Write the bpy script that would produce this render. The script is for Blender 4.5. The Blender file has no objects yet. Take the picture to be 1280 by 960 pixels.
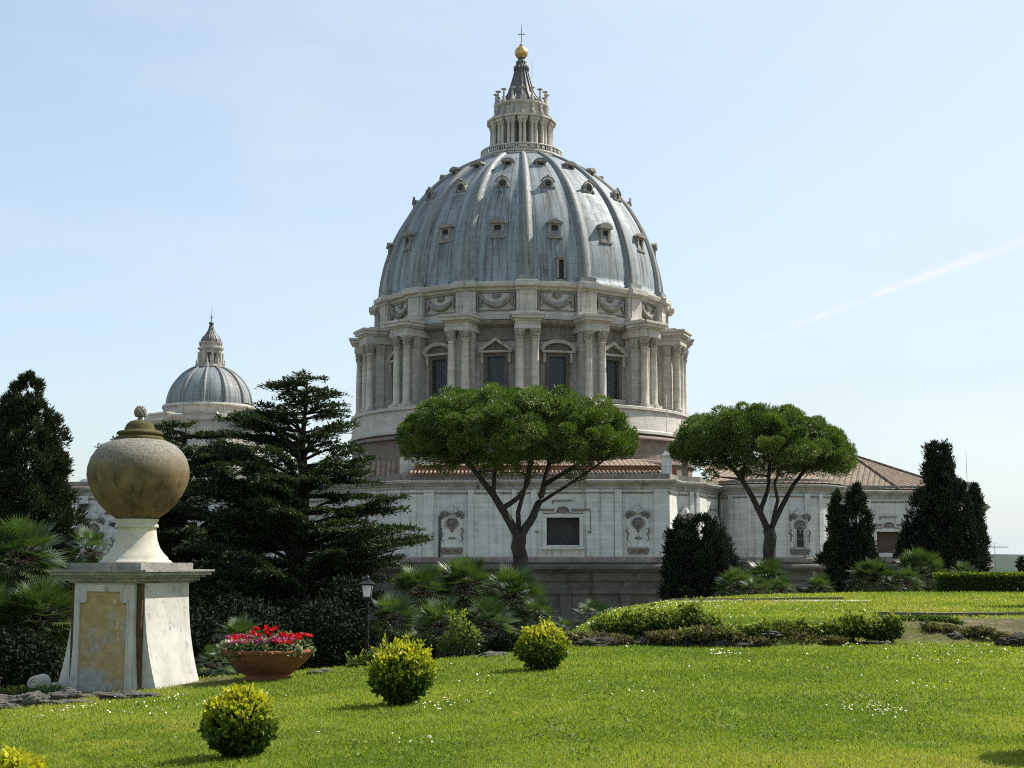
import bpy, math, random
import numpy as np
from mathutils import Vector, noise

C = bpy.context.scene.collection
SC = bpy.context.scene
R = math.radians

# ---------------------------------------------------------------- camera
FPX = 1800.0                      # focal length in photo pixels (1280 wide)
PITCH = math.atan(223 / FPX)
cam_d = bpy.data.cameras.new('camera')
cam_d.sensor_width = 36.0
cam_d.lens = FPX / 1280 * 36
cam_d.clip_start = 0.1
cam_d.clip_end = 60000
cam = bpy.data.objects.new('camera', cam_d)
C.objects.link(cam)
cam.location = (0, 0, 0)          # z = 0 is eye level, the lawn lies 1.7 m below
cam.rotation_euler = (R(90) + PITCH, 0, 0)
SC.camera = cam

# ---------------------------------------------------------------- sky and sun
SUN_AZ, SUN_EL = 66.0, 48.0       # degrees right of the view direction, above horizon
world = bpy.data.worlds.new('World')
SC.world = world
world.use_nodes = True
wn = world.node_tree
sky = wn.nodes.new('ShaderNodeTexSky')
sky.sky_type = 'NISHITA'
sky.sun_disc = False
sky.sun_elevation = R(SUN_EL)
sky.sun_rotation = R(SUN_AZ)
sky.altitude = 50
sky.air_density = 1.0
sky.dust_density = 1.8
sky.ozone_density = 1.5
bg = wn.nodes['Background']
bg.inputs['Strength'].default_value = 0.105
# thin cirrus and one old contrail, part of the sky itself (laid out by direction)
def wnode(typ, **kw):
    n = wn.nodes.new(typ)
    for k, v in kw.items(): setattr(n, k, v)
    return n
def wmath(op, a, b=None, c=None, clamp=False):
    n = wnode('ShaderNodeMath', operation=op, use_clamp=clamp)
    for i, v in enumerate((a, b, c)):
        if v is None: continue
        if isinstance(v, (int, float)): n.inputs[i].default_value = v
        else: wn.links.new(v, n.inputs[i])
    return n.outputs[0]
def wdot(vec, d):
    n = wnode('ShaderNodeVectorMath', operation='DOT_PRODUCT')
    wn.links.new(vec, n.inputs[0]); n.inputs[1].default_value = d
    return n.outputs['Value']
def wsmooth(v, a, b):
    n = wnode('ShaderNodeMapRange', interpolation_type='SMOOTHSTEP')
    wn.links.new(v, n.inputs[0]); n.inputs[1].default_value = a; n.inputs[2].default_value = b
    return n.outputs[0]
gen = wnode('ShaderNodeTexCoord').outputs['Generated']
def view_dir(px, py):
    cx, cy = (px - 640) / FPX, (480 - py) / FPX
    return Vector((cx, math.cos(PITCH) - cy * math.sin(PITCH), math.sin(PITCH) + cy * math.cos(PITCH))).normalized()
d1, d2 = view_dir(870, 452), view_dir(1290, 297)
pn = d1.cross(d2).normalized(); pa = (d2 - d1 * d1.dot(d2)).normalized()
wob = wnode('ShaderNodeTexNoise'); wob.inputs['Scale'].default_value = 55; wob.inputs['Detail'].default_value = 5
wn.links.new(gen, wob.inputs['Vector'])
along = wdot(gen, pa)
across = wmath('ABSOLUTE', wmath('ADD', wdot(gen, pn), wmath('MULTIPLY', wmath('SUBTRACT', wob.outputs['Fac'], 0.5), 0.004)))
width = wmath('ADD', 0.0014, wmath('MULTIPLY', along, 0.010))
trail = wmath('SUBTRACT', 1.0, wsmooth(wmath('DIVIDE', across, width), 0.1, 1.5))
trail = wmath('MULTIPLY', trail, wsmooth(along, -0.03, 0.16))
trail = wmath('MULTIPLY', trail, wmath('MULTIPLY', wsmooth(wob.outputs['Fac'], 0.25, 0.6), wsmooth(wdot(gen, d1), 0.5, 0.6)))
cmap = wnode('ShaderNodeMapping'); cmap.inputs['Scale'].default_value = (3.0, 3.0, 9.0); cmap.inputs['Rotation'].default_value = (0.2, 0.5, 0.4)
wn.links.new(gen, cmap.inputs[0])
cir = wnode('ShaderNodeTexNoise'); cir.inputs['Scale'].default_value = 1.3; cir.inputs['Detail'].default_value = 7; cir.inputs['Roughness'].default_value = 0.55
wn.links.new(cmap.outputs[0], cir.inputs['Vector'])
veil = wmath('MULTIPLY', wsmooth(cir.outputs['Fac'], 0.42, 0.75), 0.26)
glare = wmath('MULTIPLY', wsmooth(wdot(gen, (0.905, 0.40, 0.14)), 0.12, 0.85), 0.42)      # thin high haze, denser towards the sun
veil = wmath('ADD', wmath('ADD', veil, 0.35), wmath('MULTIPLY', glare, wmath('ADD', 0.75, wmath('MULTIPLY', cir.outputs['Fac'], 0.5))))
cover = wmath('MINIMUM', veil, 0.85)
wmix = wnode('ShaderNodeMix', data_type='RGBA')
wn.links.new(cover, wmix.inputs[0]); wn.links.new(sky.outputs[0], wmix.inputs[6])
CLOUD = 4.1
wmix.inputs[7].default_value = (CLOUD * 0.87, CLOUD, CLOUD * 1.05, 1)
wmix2 = wnode('ShaderNodeMix', data_type='RGBA')
wn.links.new(wmath('MULTIPLY', trail, 0.5, clamp=True), wmix2.inputs[0]); wn.links.new(wmix.outputs[2], wmix2.inputs[6])
wmix2.inputs[7].default_value = (CLOUD * 1.18, CLOUD * 1.18, CLOUD * 1.16, 1)
wn.links.new(wmix2.outputs[2], bg.inputs[0])

sd = bpy.data.lights.new('sun', 'SUN')
sd.energy = 3.9
sd.angle = R(0.53)
sd.color = (1.0, 0.95, 0.86)
sun = bpy.data.objects.new('sun', sd)
C.objects.link(sun)
tosun = Vector((math.sin(R(SUN_AZ)) * math.cos(R(SUN_EL)), math.cos(R(SUN_AZ)) * math.cos(R(SUN_EL)), math.sin(R(SUN_EL))))
sun.rotation_euler = tosun.to_track_quat('Z', 'Y').to_euler()
sun.location = (200, 90, 220)

SC.view_settings.view_transform = 'Standard'
SC.view_settings.look = 'None'
SC.view_settings.gamma = 1.0
SC.view_settings.use_curve_mapping = False
SC.view_settings.exposure = 1.0
SC.cycles.filter_width = 1.0
SC.cycles.use_adaptive_sampling = False
SC.cycles.sample_clamp_indirect = 4.0
SC.cycles.max_bounces = 6
SC.cycles.transparent_max_bounces = 8
SC.cycles.use_denoising = False

# ---------------------------------------------------------------- helpers
CP, SP = math.cos(PITCH), math.sin(PITCH)

def tz(py):
    """tangent of the elevation of photo row py"""
    return math.tan(PITCH + math.atan((480 - py) / FPX))

def P(px, py, Y):
    """point at distance Y seen in the photo at (px, py)"""
    cx, cy = (px - 640) / FPX, (480 - py) / FPX
    s = Y / (CP - cy * SP)
    return Vector((cx * s, Y, (SP + cy * CP) * s))

def X(px, Y, py=703):
    return (px - 640) / FPX * Y / (CP - (480 - py) / FPX * SP)

def wloc(o):
    v = Vector((0, 0, 0))
    while o is not None:
        v = v + o.location
        o = o.parent
    return v

class MB:
    """collects shapes for ONE mesh"""
    def __init__(self):
        self.v, self.f, self.m, self.s = [], [], [], []
    def add(self, vs, fs, mi=0, smooth=False):
        o = len(self.v)
        self.v.extend([tuple(p) for p in vs])
        for f in fs:
            self.f.append(tuple(i + o for i in f))
            self.m.append(mi)
            self.s.append(smooth)
        return self
    def box(self, x0, x1, y0, y1, z0, z1, mi=0):
        vs = [(x, y, z) for z in (z0, z1) for y in (y0, y1) for x in (x0, x1)]
        return self.add(vs, [(0, 2, 3, 1), (4, 5, 7, 6), (0, 1, 5, 4), (2, 6, 7, 3), (0, 4, 6, 2), (1, 3, 7, 5)], mi)
    def taper(self, c, s0, s1, z0, z1, mi=0, rz=0.0):
        vs = []
        ca, sa = math.cos(rz), math.sin(rz)
        for (sx, sy), z in ((s0, z0), (s1, z1)):
            for y in (-sy / 2, sy / 2):
                for x in (-sx / 2, sx / 2):
                    vs.append((c[0] + x * ca - y * sa, c[1] + x * sa + y * ca, z))
        return self.add(vs, [(0, 2, 3, 1), (4, 5, 7, 6), (0, 1, 5, 4), (2, 6, 7, 3), (0, 4, 6, 2), (1, 3, 7, 5)], mi)
    def obox(self, o, ux, uy, x0, x1, y0, y1, z0, z1, mi=0):
        """box in a rotated plan frame: o origin, ux along, uy outward"""
        vs = []
        for z in (z0, z1):
            for y in (y0, y1):
                for x in (x0, x1):
                    vs.append((o[0] + ux[0] * x + uy[0] * y, o[1] + ux[1] * x + uy[1] * y, z))
        return self.add(vs, [(0, 2, 3, 1), (4, 5, 7, 6), (0, 1, 5, 4), (2, 6, 7, 3), (0, 4, 6, 2), (1, 3, 7, 5)], mi)
    def lathe(self, prof, n=32, c=(0, 0), mi=0, smooth=True, a0=0.0, a1=2 * math.pi, rot=0.0):
        full = abs(a1 - a0 - 2 * math.pi) < 1e-6
        m = n if full else n + 1
        vs = []
        for (r, z) in prof:
            for k in range(m):
                a = rot + a0 + (a1 - a0) * k / n
                vs.append((c[0] + r * math.sin(a), c[1] - r * math.cos(a), z))
        fs = []
        for i in range(len(prof) - 1):
            for k in range(n):
                k2 = (k + 1) % m
                fs.append((i * m + k, i * m + k2, (i + 1) * m + k2, (i + 1) * m + k))
        return self.add(vs, fs, mi, smooth)
    def sphere(self, c, r, n=10, k=6, mi=0, smooth=True):
        if not hasattr(r, '__len__'):
            r = (r, r, r)
        vs, fs = [], []
        for i in range(k + 1):
            t = math.pi * i / k
            for j in range(n):
                a = 2 * math.pi * j / n
                vs.append((c[0] + r[0] * math.sin(t) * math.cos(a), c[1] + r[1] * math.sin(t) * math.sin(a), c[2] - r[2] * math.cos(t)))
        for i in range(k):
            for j in range(n):
                fs.append((i * n + j, i * n + (j + 1) % n, (i + 1) * n + (j + 1) % n, (i + 1) * n + j))
        return self.add(vs, fs, mi, smooth)
    def tube(self, pts, rad, n=8, mi=0, smooth=True, caps=True):
        pts = [Vector(p) for p in pts]
        if not hasattr(rad, '__len__'):
            rad = [rad] * len(pts)
        vs = []
        ref = Vector((0.31, 0.17, 0.93))
        for i, p in enumerate(pts):
            d = (pts[min(i + 1, len(pts) - 1)] - pts[max(i - 1, 0)])
            d = d.normalized() if d.length > 1e-9 else Vector((0, 0, 1))
            u = d.cross(ref)
            if u.length < 0.05:
                u = d.cross(Vector((1, 0, 0)))
            u.normalize()
            w = d.cross(u)
            for k in range(n):
                a = 2 * math.pi * k / n
                vs.append(p + (u * math.cos(a) + w * math.sin(a)) * rad[i])
        fs = []
        for i in range(len(pts) - 1):
            for k in range(n):
                fs.append((i * n + k, i * n + (k + 1) % n, (i + 1) * n + (k + 1) % n, (i + 1) * n + k))
        if caps:
            fs.append(tuple(range(n))[::-1])
            fs.append(tuple(range((len(pts) - 1) * n, len(pts) * n)))
        return self.add(vs, fs, mi, smooth)
    def prism(self, poly, z0, z1, mi=0):
        n = len(poly)
        vs = [(p[0], p[1], z0) for p in poly] + [(p[0], p[1], z1) for p in poly]
        fs = [tuple(range(n))[::-1], tuple(range(n, 2 * n))] + [(i, (i + 1) % n, n + (i + 1) % n, n + i) for i in range(n)]
        return self.add(vs, fs, mi)
    def prism_y(self, poly, y0, y1, mi=0):
        """poly in x,z extruded along y"""
        n = len(poly)
        vs = [(p[0], y0, p[1]) for p in poly] + [(p[0], y1, p[1]) for p in poly]
        fs = [tuple(range(n)), tuple(range(n, 2 * n))[::-1]] + [(i, n + i, n + (i + 1) % n, (i + 1) % n) for i in range(n)]
        return self.add(vs, fs, mi)
    def sweep(self, prof, path, mi=0, smooth=False):
        """moulding profile (out, z) along a plan path; outward is right of travel"""
        n = len(path)
        nr = []
        for i in range(n - 1):
            dx, dy = path[i + 1][0] - path[i][0], path[i + 1][1] - path[i][1]
            l = math.hypot(dx, dy)
            nr.append((dy / l, -dx / l))
        mit = []
        for i in range(n):
            a, b = nr[max(i - 1, 0)], nr[min(i, n - 2)]
            k = 1 + a[0] * b[0] + a[1] * b[1]
            k = max(k, 0.4)
            mit.append(((a[0] + b[0]) / k, (a[1] + b[1]) / k))
        vs = []
        for i in range(n):
            for (o, z) in prof:
                vs.append((path[i][0] + mit[i][0] * o, path[i][1] + mit[i][1] * o, z))
        m = len(prof)
        fs = []
        for i in range(n - 1):
            for j in range(m - 1):
                fs.append((i * m + j, (i + 1) * m + j, (i + 1) * m + j + 1, i * m + j + 1))
        return self.add(vs, fs, mi, smooth)
    def build(self, name, mats, parent=None, sub=None, loc=None, rotz=0.0):
        """link as one object; sub is taken off the coordinates (default: the parent's place)"""
        if sub is None:
            sub = wloc(parent) if parent is not None else Vector((0, 0, 0))
        me = bpy.data.meshes.new(name)
        me.from_pydata([(p[0] - sub[0], p[1] - sub[1], p[2] - sub[2]) for p in self.v], [], self.f)
        if not isinstance(mats, (list, tuple)):
            mats = [mats]
        for m in mats:
            me.materials.append(m)
        me.polygons.foreach_set('material_index', self.m)
        me.polygons.foreach_set('use_smooth', self.s)
        me.update()
        o = bpy.data.objects.new(name, me)
        C.objects.link(o)
        if parent is not None:
            o.parent = parent
        if loc is not None:
            o.location = loc
        o.rotation_euler = (0, 0, rotz)
        return o

def tag(o, label=None, cat=None, group=None, kind=None):
    if label: o['label'] = label
    if cat: o['category'] = cat
    if group: o['group'] = group
    if kind: o['kind'] = kind
    return o

def empty(name, loc, label, cat, group=None):
    o = bpy.data.objects.new(name, None)
    o.empty_display_size = 0.3
    o.location = loc
    C.objects.link(o)
    return tag(o, label, cat, group)

def copy_to(o, parent=None, rotz=None, loc=None):
    c = o.copy()
    C.objects.link(c)
    c.parent = parent if parent is not None else o.parent
    if rotz is not None: c.rotation_euler = (0, 0, rotz)
    if loc is not None: c.location = loc
    return c

def copy_tree(o, parent=None):
    c = o.copy()
    C.objects.link(c)
    c.parent = parent
    for ch in [x for x in C.objects if x.parent == o]:
        copy_tree(ch, c)
    return c

def quads(name, V, mats, parent=None, tint=None, sub=None, mi=None, smooth=False):
    """V: (n,4,3) array of quads as ONE mesh with a per-face tint attribute"""
    n = len(V)
    if sub is None:
        sub = wloc(parent) if parent is not None else Vector((0, 0, 0))
    co = (V.reshape(-1, 3) - np.array(sub)).astype(np.float32)
    me = bpy.data.meshes.new(name)
    me.vertices.add(4 * n)
    me.vertices.foreach_set('co', co.ravel())
    me.loops.add(4 * n)
    me.loops.foreach_set('vertex_index', np.arange(4 * n, dtype=np.int32))
    me.polygons.add(n)
    me.polygons.foreach_set('loop_start', np.arange(0, 4 * n, 4, dtype=np.int32))
    if not isinstance(mats, (list, tuple)):
        mats = [mats]
    for m in mats:
        me.materials.append(m)
    if mi is not None:
        me.polygons.foreach_set('material_index', mi.astype(np.int32))
    me.update(calc_edges=True)
    if tint is not None:
        at = me.attributes.new('tint', 'FLOAT', 'FACE')
        at.data.foreach_set('value', tint.astype(np.float32))
    o = bpy.data.objects.new(name, me)
    C.objects.link(o)
    if parent is not None:
        o.parent = parent
    return o

def unit(v):
    return v / np.maximum(np.linalg.norm(v, axis=-1, keepdims=True), 1e-9)

def leaf_quads(p, d, L, W, rng, nrm=None, bend=0.0):
    """diamond leaves: base p, direction d, length L, width W"""
    n = len(p)
    if nrm is None:
        nrm = rng.normal(size=(n, 3))
    d = unit(d)
    s = unit(np.cross(d, nrm))
    L = np.broadcast_to(np.asarray(L, float), (n,))[:, None]
    W = np.broadcast_to(np.asarray(W, float), (n,))[:, None]
    up = unit(np.cross(s, d))
    V = np.empty((n, 4, 3))
    V[:, 0] = p
    V[:, 1] = p + d * L * 0.5 + s * W * 0.5 + up * L * 0.08
    V[:, 2] = p + d * L - np.array([0, 0, 1.0]) * L * bend
    V[:, 3] = p + d * L * 0.5 - s * W * 0.5 + up * L * 0.08
    return V

def ball(n, rng):
    return unit(rng.normal(size=(n, 3)))

def clumps(cent, rad, per, L, W, rng, up=0.3, out=1.0, rnd=0.6, squash=1.0, shell=0.5, tvar=0.25, base_t=None):
    """leaf clumps round each centre; returns quads and tints"""
    m = len(cent)
    idx = np.repeat(np.arange(m), per)
    n = len(idx)
    u = ball(n, rng)
    rr = (shell + (1 - shell) * rng.random(n)) * rad[idx]
    off = u * rr[:, None]
    off[:, 2] *= squash
    p = cent[idx] + off
    d = u * out + rng.normal(size=(n, 3)) * rnd + np.array([0, 0, up])
    V = leaf_quads(p, d, L * rng.uniform(0.7, 1.3, n), W * rng.uniform(0.7, 1.3, n), rng)
    bt = rng.random(m) if base_t is None else base_t
    t = np.clip(bt[idx] * 0.6 + 0.2 + rng.normal(size=n) * tvar, 0, 1)
    return V, t

# ---------------------------------------------------------------- materials
def _mat(name):
    m = bpy.data.materials.new(name)
    m.use_nodes = True
    nt = m.node_tree
    return m, nt, nt.nodes['Principled BSDF'], nt.nodes['Material Output']

def N(nt, typ, **kw):
    n = nt.nodes.new(typ)
    for k, v in kw.items():
        setattr(n, k, v)
    return n

def mathn(nt, op, a, b=None, clamp=False):
    n = nt.nodes.new('ShaderNodeMath')
    n.operation = op
    n.use_clamp = clamp
    for i, v in enumerate((a, b)):
        if v is None: continue
        if isinstance(v, (int, float)): n.inputs[i].default_value = v
        else: nt.links.new(v, n.inputs[i])
    return n.outputs[0]

def mixc(nt, fac, a, b, mode='MIX'):
    n = nt.nodes.new('ShaderNodeMix')
    n.data_type = 'RGBA'
    n.blend_type = mode
    for s, v in ((0, fac), (6, a), (7, b)):
        if isinstance(v, (int, float)): n.inputs[s].default_value = v
        elif isinstance(v, tuple): n.inputs[s].default_value = v + (1,) if len(v) == 3 else v
        else: nt.links.new(v, n.inputs[s])
    return n.outputs[2]

def noisen(nt, vec, scale, detail=5, rough=0.6):
    n = nt.nodes.new('ShaderNodeTexNoise')
    n.inputs['Scale'].default_value = scale
    n.inputs['Detail'].default_value = detail
    n.inputs['Roughness'].default_value = rough
    if vec is not None: nt.links.new(vec, n.inputs['Vector'])
    return n.outputs['Fac']

def ramp(nt, fac, stops):
    n = nt.nodes.new('ShaderNodeValToRGB')
    e = n.color_ramp.elements
    while len(e) < len(stops): e.new(0.5)
    for el, (pos, col) in zip(e, stops):
        el.position = pos
        el.color = (col if hasattr(col, '__len__') else (col, col, col)) + (() if hasattr(col, '__len__') and len(col) == 4 else (1,))
    nt.links.new(fac, n.inputs[0])
    return n.outputs[0]

def scaled(nt, vec, s):
    n = nt.nodes.new('ShaderNodeVectorMath')
    n.operation = 'MULTIPLY'
    nt.links.new(vec, n.inputs[0])
    n.inputs[1].default_value = s
    return n.outputs[0]

def bump(nt, bsdf, h, strength, dist):
    b = nt.nodes.new('ShaderNodeBump')
    b.inputs['Strength'].default_value = strength
    b.inputs['Distance'].default_value = dist
    nt.links.new(h, b.inputs['Height'])
    nt.links.new(b.outputs[0], bsdf.inputs['Normal'])

def stone(name, c1, c2, dark, scale=0.5, streak=0.5, course=0.0, rough=0.85, bs=0.4, bd=0.05, spots=0.0, freq=1.2):
    """weathered stone: mottled, with run-off streaks, course joints and soot blotches"""
    m, nt, b, out = _mat(name)
    pos = N(nt, 'ShaderNodeNewGeometry').outputs['Position']
    n1 = noisen(nt, pos, scale, 6, 0.65)
    col = ramp(nt, n1, [(0.3, c1), (0.7, c2)])
    n2 = noisen(nt, scaled(nt, pos, (freq, freq, freq * 0.07)), 1.0, 5, 0.7)
    f = ramp(nt, n2, [(0.52, 0.0), (0.72, 1.0)])
    n3 = noisen(nt, pos, scale * 0.35, 4, 0.6)
    f2 = mathn(nt, 'MULTIPLY', f, ramp(nt, n3, [(0.35, 0.25), (0.65, 1.0)]))
    col = mixc(nt, mathn(nt, 'MULTIPLY', f2, streak), col, dark)
    if spots > 0:
        n4 = noisen(nt, pos, scale * 3.1, 6, 0.75)
        col = mixc(nt, mathn(nt, 'MULTIPLY', ramp(nt, n4, [(0.56, 0.0), (0.66, 1.0)]), spots), col, dark)
    h = noisen(nt, pos, scale * 8, 6, 0.7)
    if course > 0:
        sep = N(nt, 'ShaderNodeSeparateXYZ')
        nt.links.new(pos, sep.inputs[0])
        fr = mathn(nt, 'FRACT', mathn(nt, 'DIVIDE', sep.outputs['Z'], course))
        ln = mathn(nt, 'LESS_THAN', fr, 0.06)
        k = mathn(nt, 'MULTIPLY', ln, mathn(nt, 'MULTIPLY', ramp(nt, n3, [(0.4, 0.2), (0.6, 1.0)]), 0.45))
        col = mixc(nt, k, col, dark)
        fl = noisen(nt, scaled(nt, pos, (0.35, 0.35, 1.0 / course)), 1.0, 0, 0.5)
        col = mixc(nt, 0.10, col, ramp(nt, fl, [(0.35, 0.25), (0.65, 0.9)]), 'OVERLAY')
    nt.links.new(col, b.inputs['Base Color'])
    b.inputs['Roughness'].default_value = rough
    b.inputs['Specular IOR Level'].default_value = 0.2
    bump(nt, b, h, bs, bd)
    return m

def leafm(name, cols, trans=0.3, rough=0.5, spec=0.3, tcol=None):
    """leaf: colour runs over the per-face tint; some light passes through"""
    m, nt, b, out = _mat(name)
    at = N(nt, 'ShaderNodeAttribute', attribute_name='tint')
    k = len(cols)
    col = ramp(nt, at.outputs['Fac'], [(i / (k - 1), c) for i, c in enumerate(cols)])
    nt.links.new(col, b.inputs['Base Color'])
    b.inputs['Roughness'].default_value = rough
    b.inputs['Specular IOR Level'].default_value = spec
    if trans > 0:
        tr = N(nt, 'ShaderNodeBsdfTranslucent')
        nt.links.new(mixc(nt, 1.0, col, tcol or (1.5, 1.6, 0.7), 'MULTIPLY'), tr.inputs['Color'])
        mx = N(nt, 'ShaderNodeMixShader')
        mx.inputs[0].default_value = trans
        nt.links.new(b.outputs[0], mx.inputs[1])
        nt.links.new(tr.outputs[0], mx.inputs[2])
        nt.links.new(mx.outputs[0], out.inputs['Surface'])
    return m

def plain(name, col, rough=0.6, metal=0.0, var=0.25, scale=6.0, spec=0.4):
    m, nt, b, out = _mat(name)
    pos = N(nt, 'ShaderNodeNewGeometry').outputs['Position']
    n1 = noisen(nt, pos, scale, 4, 0.6)
    lo = tuple(c * (1 - var) for c in col)
    hi = tuple(min(1, c * (1 + var)) for c in col)
    nt.links.new(ramp(nt, n1, [(0.3, lo), (0.7, hi)]), b.inputs['Base Color'])
    b.inputs['Roughness'].default_value = rough
    b.inputs['Metallic'].default_value = metal
    b.inputs['Specular IOR Level'].default_value = spec
    return m

def lead(name, ribs, sheets, row, ca, cb, cs, streak_f, drips=False):
    """lead sheets with standing seams, laid round the object's own axis"""
    m, nt, b, out = _mat(name)
    tc = N(nt, 'ShaderNodeTexCoord').outputs['Object']
    sep = N(nt, 'ShaderNodeSeparateXYZ')
    nt.links.new(tc, sep.inputs[0])
    az = mathn(nt, 'ARCTAN2', sep.outputs['X'], mathn(nt, 'MULTIPLY', sep.outputs['Y'], -1.0))
    u = mathn(nt, 'MULTIPLY', az, ribs * sheets / (2 * math.pi))
    v = mathn(nt, 'DIVIDE', sep.outputs['Z'], row)
    cb_ = N(nt, 'ShaderNodeCombineXYZ')
    nt.links.new(u, cb_.inputs[0]); nt.links.new(v, cb_.inputs[1])
    br = N(nt, 'ShaderNodeTexBrick')
    nt.links.new(cb_.outputs[0], br.inputs['Vector'])
    br.offset = 0.37
    br.offset_frequency = 2
    for k, vv in (('Scale', 1.0), ('Mortar Size', 0.022), ('Brick Width', 1.0), ('Row Height', 1.0), ('Bias', 0.0)):
        br.inputs[k].default_value = vv
    br.inputs['Color1'].default_value = ca + (1,)
    br.inputs['Color2'].default_value = cb + (1,)
    br.inputs['Mortar'].default_value = tuple(c * 0.68 for c in ca) + (1,)
    cv = N(nt, 'ShaderNodeCombineXYZ')
    nt.links.new(mathn(nt, 'MULTIPLY', az, streak_f), cv.inputs[0])
    nt.links.new(mathn(nt, 'MULTIPLY', sep.outputs['Z'], 0.09), cv.inputs[1])
    s = noisen(nt, cv.outputs[0], 1.0, 6, 0.7)
    big = noisen(nt, tc, 0.12, 4, 0.6)
    f = mathn(nt, 'MULTIPLY', ramp(nt, s, [(0.48, 0.0), (0.64, 1.0)]), ramp(nt, big, [(0.33, 0.3), (0.6, 1.0)]))
    # standing seams run up the dome, each a little different in width and darkness
    fu = mathn(nt, 'ABSOLUTE', mathn(nt, 'SUBTRACT', mathn(nt, 'FRACT', mathn(nt, 'ADD', u, mathn(nt, 'MULTIPLY', s, 0.12))), 0.5))
    seam = mathn(nt, 'MULTIPLY', ramp(nt, fu, [(0.40, 0.0), (0.47, 1.0)]), ramp(nt, noisen(nt, tc, 0.35, 4, 0.7), [(0.35, 0.1), (0.65, 0.75)]))
    col = mixc(nt, f, br.outputs['Color'], cs)
    col = mixc(nt, seam, col, cs)
    pale = mathn(nt, 'MULTIPLY', ramp(nt, s, [(0.28, 1.0), (0.44, 0.0)]), 0.45)
    col = mixc(nt, pale, col, tuple(min(1, c * 1.55) for c in cb))
    if drips:
        # rusty run-off below every dormer
        pf = mathn(nt, 'ABSOLUTE', mathn(nt, 'SUBTRACT', mathn(nt, 'FRACT', mathn(nt, 'SUBTRACT', mathn(nt, 'DIVIDE', az, 2 * math.pi / 16), math.radians(1.5) / (2 * math.pi / 16))), 0.5))
        side = ramp(nt, pf, [(0.10, 1.0), (0.19, 0.0)])
        cd = N(nt, 'ShaderNodeCombineXYZ')
        nt.links.new(mathn(nt, 'MULTIPLY', az, 95), cd.inputs[0]); nt.links.new(mathn(nt, 'MULTIPLY', sep.outputs['Z'], 0.2), cd.inputs[1])
        dn = noisen(nt, cd.outputs[0], 1.0, 4, 0.7)
        tot = None
        for zt, ln in ((52.1 + 14.5, 4.6), (60.6 + 14.5, 4.4), (66.0 + 14.5, 2.5)):
            mr = N(nt, 'ShaderNodeMapRange')
            nt.links.new(sep.outputs['Z'], mr.inputs[0])
            mr.inputs[1].default_value = zt - ln; mr.inputs[2].default_value = zt
            below = mathn(nt, 'MULTIPLY', mr.outputs[0], mathn(nt, 'LESS_THAN', sep.outputs['Z'], zt))
            tot = below if tot is None else mathn(nt, 'MAXIMUM', tot, below)
        k = mathn(nt, 'MULTIPLY', mathn(nt, 'MULTIPLY', tot, side), ramp(nt, dn, [(0.42, 0.0), (0.56, 0.95)]))
        col = mixc(nt, k, col, (0.05, 0.042, 0.034))
    s2 = noisen(nt, tc, 0.8, 5, 0.7)
    col = mixc(nt, 0.2, col, ramp(nt, s2, [(0.3, 0.3), (0.7, 0.8)]), 'OVERLAY')
    nt.links.new(col, b.inputs['Base Color'])
    b.inputs['Metallic'].default_value = 0.05
    b.inputs['Specular IOR Level'].default_value = 0.35
    nt.links.new(ramp(nt, s2, [(0.3, 0.5), (0.7, 0.75)]), b.inputs['Roughness'])
    bump(nt, b, mathn(nt, 'ADD', mathn(nt, 'MULTIPLY', br.outputs['Fac'], 1.0), mathn(nt, 'MULTIPLY', s2, 0.5)), 0.35, 0.12)
    return m

def tiles(name, ux, uy, pitch, c1, c2, c3):
    """roman tile courses: barrel rows run down the slope, ux/uy = plan direction across the rows"""
    m, nt, b, out = _mat(name)
    pos = N(nt, 'ShaderNodeNewGeometry').outputs['Position']
    sep = N(nt, 'ShaderNodeSeparateXYZ')
    nt.links.new(pos, sep.inputs[0])
    u = mathn(nt, 'ADD', mathn(nt, 'MULTIPLY', sep.outputs['X'], ux / pitch), mathn(nt, 'MULTIPLY', sep.outputs['Y'], uy / pitch))
    w = mathn(nt, 'ABSOLUTE', mathn(nt, 'SUBTRACT', mathn(nt, 'FRACT', u), 0.5))
    n1 = noisen(nt, pos, 0.9, 6, 0.75)
    n2 = noisen(nt, scaled(nt, pos, (2.5, 2.5, 2.5)), 1.0, 4, 0.7)
    col = ramp(nt, n1, [(0.3, c1), (0.52, c2), (0.75, c3)])
    col = mixc(nt, ramp(nt, w, [(0.32, 0.0), (0.46, 0.8)]), col, tuple(c * 0.3 for c in c1))
    col = mixc(nt, 0.35, col, ramp(nt, n2, [(0.3, 0.2), (0.7, 0.8)]), 'OVERLAY')
    nt.links.new(col, b.inputs['Base Color'])
    b.inputs['Roughness'].default_value = 0.9
    b.inputs['Specular IOR Level'].default_value = 0.15
    bump(nt, b, mathn(nt, 'SUBTRACT', 1.0, w), 0.8, 0.15)
    return m

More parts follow.
